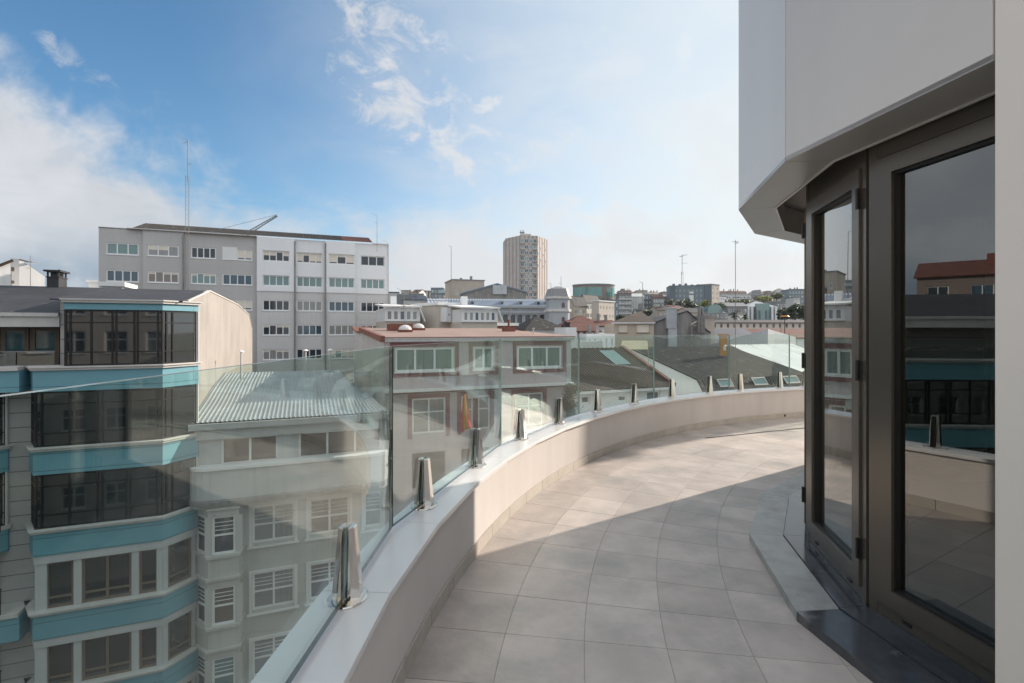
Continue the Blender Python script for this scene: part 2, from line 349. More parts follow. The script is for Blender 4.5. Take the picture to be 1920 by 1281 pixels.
class F:
    """a building's own axes: x along its front, y into its depth; photograph columns and rows give sizes on its planes"""
    def __init__(s, px, Z, rot): s.X = (px - 960) / FP * Z; s.Y = Z; s.r = R(rot); s.c = math.cos(s.r); s.s = math.sin(s.r)
    def t(s, px, d=0):
        k = (px - 960) / FP; X0 = s.X - d * s.s; Y0 = s.Y + d * s.c
        return (k * Y0 - X0) / (s.c - k * s.s)
    def z(s, px, py, d=0): return EYE + (HZ - py) * (s.Y + d * s.c + s.t(px, d) * s.s) / FP
    def d(s, px, tt=0):
        k = (px - 960) / FP
        return ((s.X + tt * s.c) - k * (s.Y + tt * s.s)) / (s.s + k * s.c)
    def zd(s, px, py, tt=0): return EYE + (HZ - py) * (s.Y + tt * s.s + s.d(px, tt) * s.c) / FP
    def rect(s, a, b, y0, y1, d=0):
        """window box from photograph columns a, b and rows y0 (top), y1 (bottom)"""
        m_ = (a + b) / 2
        return (s.t(a, d), s.t(b, d), s.z(m_, y1, d), s.z(m_, y0, d))
    def root(s, name, label, cat='building', group=None, tt=0, dd=0):
        return thing(name, label, cat, (s.X + tt * s.c - dd * s.s, s.Y + tt * s.s + dd * s.c, G), s.r, group)
def open_wall(mb, x0, x1, z0, z1, y, rects, dep=.15, mi=0, mr=None, xf=None):
    """front wall in the plane y (facing -y) with real openings and their reveals"""
    mr = mi if mr is None else mr
    T = xf or (lambda a, b, c: (a, b, c))
    rects = [r for r in rects if r[1] > r[0] and r[3] > r[2]]
    xs = sorted({x0, x1, *[min(max(v, x0), x1) for r in rects for v in r[:2]]})
    zs = sorted({z0, z1, *[min(max(v, z0), z1) for r in rects for v in r[2:]]})
    for i in range(len(xs) - 1):
        for j in range(len(zs) - 1):
            cx, cz = (xs[i] + xs[i + 1]) / 2, (zs[j] + zs[j + 1]) / 2
            if any(r[0] < cx < r[1] and r[2] < cz < r[3] for r in rects): continue
            mb.quad(T(xs[i], y, zs[j]), T(xs[i + 1], y, zs[j]), T(xs[i + 1], y, zs[j + 1]), T(xs[i], y, zs[j + 1]), mi)
    for a, b, c, d in rects:
        e = y + dep
        mb.quad(T(a, y, c), T(a, y, d), T(a, e, d), T(a, e, c), mr); mb.quad(T(b, y, c), T(b, e, c), T(b, e, d), T(b, y, d), mr)
        mb.quad(T(a, y, c), T(a, e, c), T(b, e, c), T(b, y, c), mr); mb.quad(T(a, y, d), T(b, y, d), T(b, e, d), T(a, e, d), mr)
_wc = {}
def window(root, r, y, n=2, tr=None, fr='white_f', gl='win', fw=.07, dep=.15, side=None, sill=False, bars=0, blind=0.0):
    """one window part (frame) with its pane as a sub-part; meshes of equal windows are shared"""
    w, h = r[1] - r[0], r[3] - r[2]
    key = (round(w, 2), round(h, 2), n, tr, fr, gl, fw, dep, sill, bars, blind)
    if key not in _wc:
        w, h = key[:2]; f = MB(); a, b = dep - .07, dep
        f.box(0, a, 0, fw, b, h); f.box(w - fw, a, 0, w, b, h); f.box(fw, a, 0, w - fw, b, fw); f.box(fw, a, h - fw, w - fw, b, h)
        for i in range(1, n):
            xm = w * i / n; f.box(xm - fw * .5, a, fw, xm + fw * .5, b, h - fw)
        if tr: f.box(fw, a + .004, h * tr - fw * .4, w - fw, b - .004, h * tr + fw * .4)
        for i in range(bars):
            zb = h * (.62 + .3 * i / max(1, bars)); f.box(fw, a + .02, zb, w - fw, b - .015, zb + .022)
        if sill: f.box(-.06, -.06, -.06, w + .06, dep - .075, -.002)
        g = MB(); g.quad((fw * .5, b - .02, fw * .5), (w - fw * .5, b - .02, fw * .5), (w - fw * .5, b - .02, h - fw * .5), (fw * .5, b - .02, h - fw * .5))
        if blind:
            for i in range(n):
                k_ = blind * (1 if (i * 7 + int(blind * 10)) % 3 else .35); xa, xb = w * i / n + fw * .5, w * (i + 1) / n - fw * .5
                g.quad((xa, b - .024, h * (1 - k_)), (xb, b - .024, h * (1 - k_)), (xb, b - .024, h - fw * .5), (xa, b - .024, h - fw * .5), 1)
        _wc[key] = (f.mesh('window', M[fr]), g.mesh('pane', [M[gl], M['shutter']]))
    fm, gm = _wc[key]
    if side is None: o = link('window', fm, root, (r[0], y, r[2] - root.location.z))
    else: o = link('window', fm, root, (side[0], side[1], r[2] - root.location.z), side[2])
    link('pane', gm, o)
    return o
def gable_roof(mb, x0, x1, y0, y1, z0, zr, th=.15, over=.3, along='x'):
    if along == 'x':
        ym = (y0 + y1) / 2; zo = (zr - z0) * over / (ym - y0)
        mb.slab((x0 - over, y0 - over, z0 - zo), (x1 + over, y0 - over, z0 - zo), (x1 + over, ym, zr), (x0 - over, ym, zr), th)
        mb.slab((x0 - over, ym, zr), (x1 + over, ym, zr), (x1 + over, y1 + over, z0 - zo), (x0 - over, y1 + over, z0 - zo), th)
    else:
        xm = (x0 + x1) / 2; zo = (zr - z0) * over / (xm - x0)
        mb.slab((x0 - over, y0 - over, z0 - zo), (xm, y0 - over, zr), (xm, y1 + over, zr), (x0 - over, y1 + over, z0 - zo), th)
        mb.slab((xm, y0 - over, zr), (x1 + over, y0 - over, z0 - zo), (x1 + over, y1 + over, z0 - zo), (xm, y1 + over, zr), th)
def hip_roof(mb, x0, x1, y0, y1, z0, zr, ins, over=.3):
    a, b, c, d = x0 - over, x1 + over, y0 - over, y1 + over; ym = (y0 + y1) / 2
    mb.add([(a, c, z0), (b, c, z0), (b, d, z0), (a, d, z0), (x0 + ins, ym, zr), (x1 - ins, ym, zr)],
           [(0, 1, 5, 4), (1, 2, 5), (2, 3, 4, 5), (3, 0, 4), (3, 2, 1, 0)])

# ------------------------------------------------------------------ the setting: ground and hills
def ground():
    mb = MB(); xs = [-1500 + 3000 * i / 40 for i in range(41)]; ys = [-600, -200, -60, 0, 40, 80, 110] + [140 + 30 * i for i in range(28)] + [1100, 1500, 2500, 6000]
    def h(x, y):
        if y < 110: return G
        k = min(1, (y - 110) / 520); k = k * k * (3 - 2 * k)
        s_ = 14 + 18 * math.exp(-((x - 330) / 260) ** 2) + 6 * math.exp(-((x + 120) / 160) ** 2)
        return G + k * (s_ - G - 4 + 2 * math.sin(x * .02) + 2 * math.sin(x * .031 + y * .02))
    n = len(ys)
    vs = [(x, y, h(x, y)) for x in xs for y in ys]
    mb.add(vs, [(i * n + j, (i + 1) * n + j, (i + 1) * n + j + 1, i * n + j + 1) for i in range(len(xs) - 1) for j in range(n - 1)])
    for i, f in enumerate(mb.f):
        if max(vs[k][1] for k in f) > 120: mb.mi[i] = 1
    o = struct('ground', mb, [M['asphalt'], M['hill']]); o.data.shade_smooth()
ground()

# ------------------------------------------------------------------ the terrace: floor, parapet, coping
CX, CY = 7.23, 1.386; RW = 7.74; RG = 8.06
def pol(a, r): return (CX + r * math.cos(R(a)), CY + r * math.sin(R(a)))
TP = .385; DA = math.degrees(TP / RW)
A0 = math.degrees(math.atan2(3.34 - CY, -.26 - CX))            # a joint of the skirting seen in the photograph
def terrace():
    A1, A2 = 62.0, 232.0
    mb = MB(); n = 90
    inner = [pol(A1 + (A2 - A1) * i / n, .6) for i in range(n + 1)]; outer = [pol(A1 + (A2 - A1) * i / n, RW + .02) for i in range(n + 1)]
    for i in range(n):
        mb.quad((*inner[i], -.004), (*outer[i], -.004), (*outer[i + 1], -.004), (*inner[i + 1], -.004), 1)
    g = .0017
    k0 = math.ceil((A1 - A0) / DA); k1 = math.floor((A2 - A0) / DA)
    for k in range(k0, k1):
        a, b = A0 + k * DA, A0 + (k + 1) * DA
        for j in range(18):
            r1 = RW - .004 - j * TP; r0 = r1 - TP
            ga = math.degrees(g / ((r0 + r1) / 2)); mid = (a + b) / 2
            q0, q1 = r0 + g * .55, r1 - g * .55; zt = random.uniform(-.0004, .0004)
            p = [pol(a + ga, q0), pol(a + ga, q1), pol(mid, q1), pol(b - ga, q1), pol(b - ga, q0), pol(mid, q0)]
            top = [(u, v, zt) for u, v in p]; e = [(u, v, -.004) for u, v in p]
            mb.add(top + e, [(0, 1, 2, 5), (5, 2, 3, 4)] + [(i, (i + 1) % 6 + 0, (i + 1) % 6 + 6, i + 6) for i in range(6)], 0)
    struct('terrace_floor', mb, [M['tile'], M['grout']])
    # drain slot in the floor
    root = thing('parapet_wall', 'low curved parapet wall round the terrace, rendered pale pink-beige under a white stone coping', 'wall', (*pol(160, RW), 0))
    lx, ly = root.location.x, root.location.y
    xf = lambda x, y, z: (x - lx, y - ly, z)
    w = MB(xf); N = 120; ang = [A1 + (A2 - A1) * i / N for i in range(N + 1)]
    for i in range(N):
        a, b = ang[i], ang[i + 1]
        w.quad((*pol(b, RW), -.004), (*pol(a, RW), -.004), (*pol(a, RW), .465), (*pol(b, RW), .465))
        w.quad((*pol(a, RW + .21), -.3), (*pol(b, RW + .21), -.3), (*pol(b, RW + .21), .465), (*pol(a, RW + .21), .465))
    part('wall', w, M['render_w'], root, smooth=True)
    s = MB(xf)
    for k in range(k0, k1):
        a, b = A0 + k * DA, A0 + (k + 1) * DA; ga = .018
        p = [pol(a + ga, RW - .011), pol(b - ga, RW - .011), pol(b - ga, RW - .0005), pol(a + ga, RW - .0005)]
        s.prism(p[::-1], 0.001, .086)
    part('skirting', s, M['skirt'], root)
    # coping in straight pieces about 0.7 m long
    step = 5.2; aj = 171.9
    aj = math.degrees(math.atan2(2.656 - CY, -.415 - CX))
    k = math.ceil((A1 - aj) / step)
    gp = .012
    while aj + (k + 1) * step < A2:
        c = MB(xf)
        a, b = aj + k * step + gp, aj + (k + 1) * step - gp; ri, ro, e = RW - .022, RW + .245, .003
        z0, z1 = .466, .494
        def ring(rr0, rr1, zz_): return [(*pol(a, rr0), zz_), (*pol(a, rr1), zz_), (*pol(b, rr1), zz_), (*pol(b, rr0), zz_)]
        lo = ring(ri, ro, z0); m1 = ring(ri, ro, z1 - e); hi = ring(ri + e, ro - e, z1)
        c.add(lo + m1 + hi, [(3, 2, 1, 0)][::-1] + [(i, i + 4, (i + 1) % 4 + 4, (i + 1) % 4) for i in range(4)] + [(i + 4, i + 8, (i + 1) % 4 + 8, (i + 1) % 4 + 4) for i in range(4)] + [(11, 10, 9, 8)])
        part('coping', c, M['coping'], root); k += 1
    d = MB(xf); a = 109.8; p = pol(a, RW - .012); d.tube((p[0], p[1], .045), (*pol(a, RW - .016), .045), .022, n=14); part('drain_hole', d, M['rubber'], root)
terrace()
# slot drain across the floor
sb = MB(); a_, b_ = at(1325, 821, 7.05), at(1560, 797, 8.0)
sb.quad((a_[0], 7.05, .0025), (b_[0], 8.0, .0025), (b_[0] - .02, 8.035, .0025), (a_[0] - .02, 7.085, .0025)); struct('floor_drain', sb, M['rubber'])

# glass panels and steel clamps
RG = 7.92
def ring_at(px):                            # where the ring of glass stands in the direction of a photograph column
    k = (px - 960) / FP; a_ = k * k + 1; b_ = -2 * (k * CX + CY); c_ = CX * CX + CY * CY - RG * RG
    Y = (-b_ + math.sqrt(b_ * b_ - 4 * a_ * c_)) / (2 * a_); return (k * Y, Y)
JP = [ring_at(p_) for p_ in (733, 938, 1085, 1226, 1367, 1480)]
a_ = math.degrees(math.atan2(JP[0][1] - CY, JP[0][0] - CX)); JP = [pol(a_ + 14.8 * k_, RG) for k_ in (3, 2, 1)] + JP
a_ = math.degrees(math.atan2(JP[-1][1] - CY, JP[-1][0] - CX)); JP += [pol(a_ - 11 * k_, RG) for k_ in (1, 2)]
CPX = [None, None, None, None, None, 652, 795, 893, 976, 1048, 1120, 1189, 1260, 1330, 1388, 1462]
ZB, ZT = .515, 1.417
glab = ['clear glass panel at the near end of the balustrade, behind the camera', 'clear glass panel in front of the teal banded building', 'nearest full clear glass panel, in front of the corrugated zinc roof',
        'clear glass panel in front of the lilac building, left half with the flag', 'clear glass panel in front of the right windows of the lilac building', 'clear glass panel in front of the brown corrugated roof',
        'clear glass panel in front of the charcoal roof and its white side wall', 'clear glass panel in front of the orange chimney cowl and rusty white roof', 'farthest clear glass panel, half hidden behind the glazed doors', 'clear glass panel continuing behind the glazed pavilion']
clab = [None, 'polished steel glass clamp standing nearest the camera', 'second polished steel glass clamp from the camera, its plate in shadow', 'polished steel glass clamp right below the flag', 'polished steel glass clamp just right of the dark glass joint, below the lilac building',
        'polished steel glass clamp below the right window of the lilac building', 'polished steel glass clamp left of the small white window under the brown roof', 'polished steel glass clamp in the middle below the brown roof eave', 'polished steel glass clamp before the white side wall',
        'polished steel glass clamp left of the left roof window in the charcoal roof', 'polished steel glass clamp between two roof windows of the charcoal roof', 'farthest visible polished steel glass clamp, beside the glazed doors']
spots = []
for i in range(len(JP) - 1):
    p, q = Vector(JP[i]), Vector(JP[i + 1]); d = (q - p).normalized(); nrm = Vector((-d.y, d.x))
    L = (q - p).length; g = .006; th = .0085
    mid = (p + q) / 2; ang = math.atan2(d.y, d.x)
    e = .0015
    mb = MB(); x0, x1 = -L / 2 + g, L / 2 - g; z0, z1 = 0, ZT - ZB
    mb.quad((x0, -th, z0), (x1, -th, z0), (x1, -th, z1), (x0, -th, z1), 0); mb.quad((x1, th, z0), (x0, th, z0), (x0, th, z1), (x1, th, z1), 0)
    mb.quad((x0, -th, z1), (x1, -th, z1), (x1, th, z1), (x0, th, z1), 2); mb.quad((x0, -th, z0), (x0, th, z0), (x1, th, z0), (x1, -th, z0), 1)
    mb.quad((x0, -th, z0), (x0, -th, z1), (x0, th, z1), (x0, th, z0), 1 if i == 3 else 2); mb.quad((x1, -th, z0), (x1, th, z0), (x1, th, z1), (x1, -th, z1), 1 if i == 2 else 2)  # the joint in shade gets the dark edge colour, the others the sunlit one
    o = link('glass_screen', mb.mesh('glass_screen', [M['glass'], M['glass_edge'], M['glass_edge_lit']]), None, (mid.x, mid.y, ZB), ang)
    tag(o, glab[i], 'glass screen', 'clear glass panels of the terrace balustrade')
    for h_, f in enumerate((.205, .69)):
        w_ = CPX[2 * i + h_] if 2 * i + h_ < len(CPX) else None
        if w_: k_ = (w_ - 960) / FP; f = (k_ * p.y - p.x) / ((q.x - p.x) - k_ * (q.y - p.y))
        s_ = p + (q - p) * f; spots.append((s_.x, s_.y, ang))
def clamp():
    root = thing('glass_clamp', 'x', 'clamp', (0, 0, 0), 0, 'polished steel clamps holding the glass balustrade')
    f = MB(); n = 40
    ring = lambda a, b, z: [(a * math.cos(2 * math.pi * i / n), b * math.sin(2 * math.pi * i / n), z) for i in range(n)]
    v = ring(.088, .072, 0) + ring(.088, .072, .005) + ring(.084, .068, .008)
    fs = [(i, (i + 1) % n, n + (i + 1) % n, n + i) for i in range(n)] + [(n + i, n + (i + 1) % n, 2 * n + (i + 1) % n, 2 * n + i) for i in range(n)] + [tuple(range(2 * n, 3 * n))]
    f.add(v, fs); sub('base_plate', f, M['steel'], root)
    f = MB(); f.box(-.041, -.012, .008, .041, .012, .020); sub('base_block', f, M['steel'], root)
    for sg in (1, -1):
        h = MB()
        def sect(z, w, t):            # half of a tapered body: flat towards the glass, chamfered outside
            y0 = .0125; pts = [(-w, y0), (w, y0), (w, t * .45), (w * .52, t), (-w * .52, t), (-w, t * .45)]
            return [(px_, sg * py_, z) for px_, py_ in pts]
        A, B, Cc = sect(.008, .040, .054), sect(.268, .029, .030), sect(.272, .027, .027)
        fs = []
        for o_ in (0, 6):
            for i in range(6): fs.append((o_ + i, o_ + (i + 1) % 6, o_ + 6 + (i + 1) % 6, o_ + 6 + i))
        fs += [(17, 16, 15, 14, 13, 12)]
        if sg < 0: fs = [tuple(reversed(q_)) for q_ in fs]
        fs = [tuple(reversed(q_)) if q_ == () else q_ for q_ in fs]
        h.add(A + B + Cc, fs); o = sub('jaw', h, M['steel'], root)
        k = MB(); k.tube((0, sg * .0485, .062), (0, sg * .0512, .0625), .011, .010, 16); sub('screw_cap', k, M['steel'], o)
        k = MB(); k.box(-.030, sg * .0095, .022, .030, sg * .0122, .258); sub('gasket', k, M['rubber'], root)
    return root
c0 = clamp(); first = True
lab_i = 0
for i, (x_, y_, a_) in enumerate(spots):
    c = c0 if i == 0 else copy_tree(c0)
    c.location = (x_, y_, .494); c.rotation_euler = (0, 0, a_)
    j = i - 4
    c['label'] = clab[j] if 1 <= j < len(clab) else ('polished steel glass clamp at the near end of the balustrade, out of the frame' if j < 1 else 'polished steel glass clamp hidden behind the glazed pavilion')

# ------------------------------------------------------------------ the penthouse pavilion on the right
def dirv(a): return Vector((math.sin(R(a)), math.cos(R(a))))
Bp = Vector((1.538, 2.881)); Ap = Bp + dirv(12.3) * 1.2; Cp = Ap + dirv(31) * 1.17; Dp = Cp + dirv(54) * 1.17; Ep = Dp + dirv(70) * 1.17; Fp_ = Ep + dirv(88) * 1.17
B1 = Bp - dirv(-8.2) * 1.092; B2 = B1 - dirv(-27) * 1.17; B3 = B2 - dirv(-45) * 1.17
OUT = [B3, B2, B1, Bp, Ap, Cp, Dp, Ep, Fp_]                      # outer line of the cladding, near to far
V0 = Vector((1.855, 2.675)); V1 = V0 + dirv(12.5) * .925; V2 = V1 + dirv(30.5) * .925; V3 = V2 + dirv(49) * .925
Vm = V0 - dirv(-8.5) * .95
def penthouse():
    root = thing('penthouse_pavilion', 'many-sided rooftop pavilion on the right with bronze glazed doors under pale metal cladding', 'building', (4.2, 3.0, 0))
    L = root.location; W2 = lambda x, y, z: (x - L.x, y - L.y, z)
    ZS, ZTOP = 2.45, 5.6
    def facet(a, b):
        d = (b - a).normalized(); nr = Vector((-d.y, d.x))           # outward is to the left when going far
        return (lambda s, n, z: W2(a.x + d.x * s + nr.x * n, a.y + d.y * s + nr.y * n, z)), (b - a).length
    cap = MB(W2); poly = [(p.x, p.y) for p in OUT] + [(12.5, Fp_.y), (12.5, B3.y)]
    cap.prism([(4.2 + (x - 4.2) * .985, 3 + (y - 3) * .985) for x, y in poly][::-1], ZTOP - .3, ZTOP - .02); part('roof', cap, M['clad'], root)
    back = MB(W2)
    back.prism([(12.5, B3.y), (12.5, Fp_.y), (9.0, Fp_.y - .02), (9.0, B3.y + .02)], 0, ZTOP - .3); part('rear_wall', back, M['clad'], root)
    for i in range(len(OUT) - 1):
        a, b = OUT[i], OUT[i + 1]; xf, Ln = facet(a, b); g = .004
        pier = i in (0, 1, 6, 7)
        p = MB(xf); zb = .0 if pier else ZS
        t0, t1 = g, Ln - g
        p.box(t0, -.03, zb, t1, 0, ZTOP); part('cladding_panel', p, M['clad'], root)
        k = MB(xf); k.box(-.006, -.10, zb + (.02 if pier else .06), Ln + .006, -.034, ZTOP - .05); part('backing', k, M['clad_back'], root)
        if i == 1:
            r_ = MB(xf); r_.box(Ln - .03, -.36, 0, Ln - .004, -.034, ZTOP - 3.0); part('pier_return', r_, M['clad'], root)
        if i == 6:
            r_ = MB(xf); r_.box(.004, -.60, 0, .03, -.034, ZTOP - 3.0); part('pier_return', r_, M['clad'], root)
    # end wall pieces closing the body
    e = MB(W2); e.prism([(12.4, Fp_.y - .03), (12.4, Fp_.y), (Fp_.x, Fp_.y), (Fp_.x, Fp_.y - .03)], 0, ZTOP); e.prism([(12.4, B3.y), (12.4, B3.y + .03), (B3.x, B3.y + .03), (B3.x, B3.y)], 0, ZTOP)
    part('side_wall', e, M['clad'], root)
    # soffit pieces
    def inset(dist):
        res = []
        for i, p in enumerate(OUT):
            a = OUT[max(0, i - 1)]; b = OUT[min(len(OUT) - 1, i + 1)]
            d1 = (p - a).normalized() if i else (b - p).normalized(); d2 = (b - p).normalized() if i < len(OUT) - 1 else d1
            n1 = Vector((d1.y, -d1.x)); n2 = Vector((d2.y, -d2.x)); n_ = (n1 + n2).normalized(); res.append(p + n_ * (dist / max(.3, n_.dot(n1))))
        return res
    IN = inset(.255)
    for i in (2, 3, 4, 5):
        a, b, c, d = OUT[i], OUT[i + 1], IN[i + 1], IN[i]; g = .003
        ab = (b - a).normalized() * g
        s = MB(W2); p = [a + ab, b - ab, c - ab, d + ab]
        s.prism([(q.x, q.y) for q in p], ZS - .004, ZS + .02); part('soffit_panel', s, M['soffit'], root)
        s = MB(W2); n_ = (c - b).normalized() * .012
        s.prism([(q.x, q.y) for q in (d + ab, c - ab, c - ab + n_, d + ab + n_)], ZS - .012, ZS + .22); part('soffit_edge', s, M['clad'], root)
    h = MB(W2); hp = [IN[2], IN[3], IN[4], IN[5], IN[6], Vector((8.9, IN[6].y)), Vector((8.9, IN[2].y))]
    h.prism([(q.x, q.y) for q in hp][::-1], ZS + .225, ZS + .3); part('ceiling', h, M['room'], root)
    # threshold stones
    C0 = Vector((1.465, 2.636)); C1 = Vector((1.689, 3.647)); C2 = Vector((2.204, 4.524)); C3 = C2 + dirv(48.5) * 1.03; Cm = C0 - dirv(-8.5) * 1.25
    CC = [Cm, C0, C1, C2, C3]; II = [Vm + (Vm - Vm), V0, V1, V2, V3]
    for i in range(4):
        a, b, c, d = CC[i], CC[i + 1], II[i + 1], II[i]
        if i == 0: d = V0 - dirv(-8.5) * 1.1
        e1 = b + (c - b) * .60; e0 = a + (d - a) * .60; f1 = b + (c - b) * .61; f0 = a + (d - a) * .61
        tang = (b - a).normalized() * .0015
        s = MB(W2); s.prism([(q.x, q.y) for q in (a + tang, b - tang, e1 - tang, e0 + tang)][::-1], 0, .048); part('sill_stone', s, M['sill' if i == 0 else 'sill_l'], root)  # near outer stone: same stone, dark door reflection put into its colour
        s = MB(W2); s.prism([(q.x, q.y) for q in (f0 + tang, f1 - tang, c - tang, d + tang)][::-1], 0, .056); part('sill_stone', s, M['sill'], root)
    # bronze doors
    def door(a, b, hinge_far, right_clip=None, detail=True):
        xf, Ln = facet(a, b); z0, z1 = .056, 2.58
        fr = MB(xf); pw = .052
        fr.box(.0, -.10, z0, pw, .0, z1); fr.box(Ln - pw, -.10, z0, Ln, .0, z1)
        fr.box(pw, -.10, 2.37, Ln - pw, -.002, z1); fr.box(pw, -.10, z0, Ln - pw, -.002, z0 + .06)
        fo = part('door', fr, M['bronze'], root)
        sh = MB(xf); s0, s1 = pw + .006, Ln - pw - .006; q0, q1 = z0 + .068, 2.362; sw = .085
        def rim(x0, x1, zA, zB, w, nA, nB):
            sh.box(x0, nA, zA, x0 + w, nB, zB); sh.box(x1 - w, nA, zA, x1, nB, zB); sh.box(x0 + w, nA, zB - w, x1 - w, nB, zB); sh.box(x0 + w, nA, zA, x1 - w, nB, zA + w)
        rim(s0, s1, q0, q1, sw, -.085, .012)
        sub('sash', sh, M['bronze'], fo)
        gk = MB(xf)
        def rim2(x0, x1, zA, zB, w, nA, nB):
            gk.box(x0, nA, zA, x0 + w, nB, zB); gk.box(x1 - w, nA, zA, x1, nB, zB); gk.box(x0 + w, nA, zB - w, x1 - w, nB, zB); gk.box(x0 + w, nA, zA, x1 - w, nB, zA + w)
        rim2(s0 + sw, s1 - sw, q0 + sw, q1 - sw, .012, -.03, -.006); sub('gasket', gk, M['rubber'], fo)
        gp = MB(xf); gp.quad((s0 + sw, -.028, q0 + sw), (s1 - sw, -.028, q0 + sw), (s1 - sw, -.028, q1 - sw), (s0 + sw, -.028, q1 - sw)); sub('pane', gp, M['door_glass'], fo)
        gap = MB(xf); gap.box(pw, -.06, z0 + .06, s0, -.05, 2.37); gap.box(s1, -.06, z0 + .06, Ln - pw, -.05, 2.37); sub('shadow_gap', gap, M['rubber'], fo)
        for hz in (.33, 1.28, 2.2):
            hg = MB(xf); xx = (s0 - .004) if hinge_far is False else (s1 + .004)
            hg.tube(xf0(xx, .020, hz - .055), xf0(xx, .020, hz + .055), .009, n=12); hg.box(xx - .012, .0, hz - .05, xx + .012, .014, hz + .05); sub('hinge', hg, M['black'], fo)
        for k_ in (.22, .78):
            dr = MB(xf); dr.box(Ln * k_ - .022, -.002, z0 + .028, Ln * k_ + .022, .004, z0 + .042); sub('drain_cap', dr, M['black'], fo)
        hd = MB(xf); xx = (s1 - sw * .5) if not hinge_far else (s0 + sw * .5)
        hd.box(xx - .014, -.10, .98, xx + .014, -.086, 1.14); hd.box(xx - .009, -.135, 1.10, xx + .009, -.10, 1.12); hd.box(xx - .010, -.145, 1.0, xx + .010, -.133, 1.122); sub('handle', hd, M['black'], fo)
        return fo
    xf0 = lambda s, n, z: (s, n, z)
    door(V0 - dirv(-8.5) * 1.0, V0 - dirv(-8.5) * .012, False)
    door(V0 + dirv(12.5) * .012, V1, False)
    door(V1, V2, False); door(V2, V3, False)
    # room behind the doors
    r_ = MB(W2); r_.prism([(p.x, p.y) for p in (V0 + Vector((.1, -1.0)), V0 + Vector((.12, 0)), V1 + Vector((.12, 0)), V2 + Vector((.12, -.05)), V3 + Vector((.1, -.1)), Vector((8.9, V3.y)), Vector((8.9, V0.y - 1)))][::-1], .01, .05); part('room_floor', r_, M['room'], root)
    r_ = MB(W2); r_.box(5.6, -.0, .05, 5.7, 5.6, 2.6); r_.box(1.95, 1.0, .05, 5.6, 1.08, 2.6); part('room_wall', r_, M['room'], root)
penthouse()

# the building under the terrace: seen only mirrored in the windows across the street
def own_building():
    root = thing('terrace_building', 'rounded white building that carries the terrace, below the parapet', 'building', (CX, CY, G))
    w = MB(); N = 60; rr = RW + .20; zs = [G, -17.5, -16, -14.4, -13, -11.4, -10, -8.4, -7, -5.4, -4, -2.3, -.9, -.3]
    for i in range(N):
        a, b = 62 + 170 * i / N, 62 + 170 * (i + 1) / N
        pa = (rr * math.cos(R(a)), rr * math.sin(R(a))); pb = (rr * math.cos(R(b)), rr * math.sin(R(b)))
        for j in range(len(zs) - 1):
            hole = (j % 2 == 1) and (i % 5 in (1, 2, 3))
            w.quad((*pa, zs[j]), (*pb, zs[j]), (*pb, zs[j + 1]), (*pa, zs[j + 1]), 1 if hole else 0)
    part('wall', w, [M['beige2'], M['win_b']], root)
    fr = MB()
    for i in range(N):
        if i % 5 in (1, 2, 3, 4):
            a = 62 + 170 * i / N; p = (rr + .03) ; cx_, cy_ = p * math.cos(R(a)), p * math.sin(R(a))
            for j in (1, 3, 5, 7, 9, 11): fr.tube((cx_, cy_, zs[j]), (cx_, cy_, zs[j + 1]), .06, n=6)
    part('window_posts', fr, M['white_f'], root)
    s_ = MB(); s_.prism([(8.0 * math.cos(R(62 + 170 * i / 40)), 8.0 * math.sin(R(62 + 170 * i / 40))) for i in range(41)] + [(8, -10)], -.32, -.3 + .02); part('slab', s_, M['beige2'], root)
own_building()

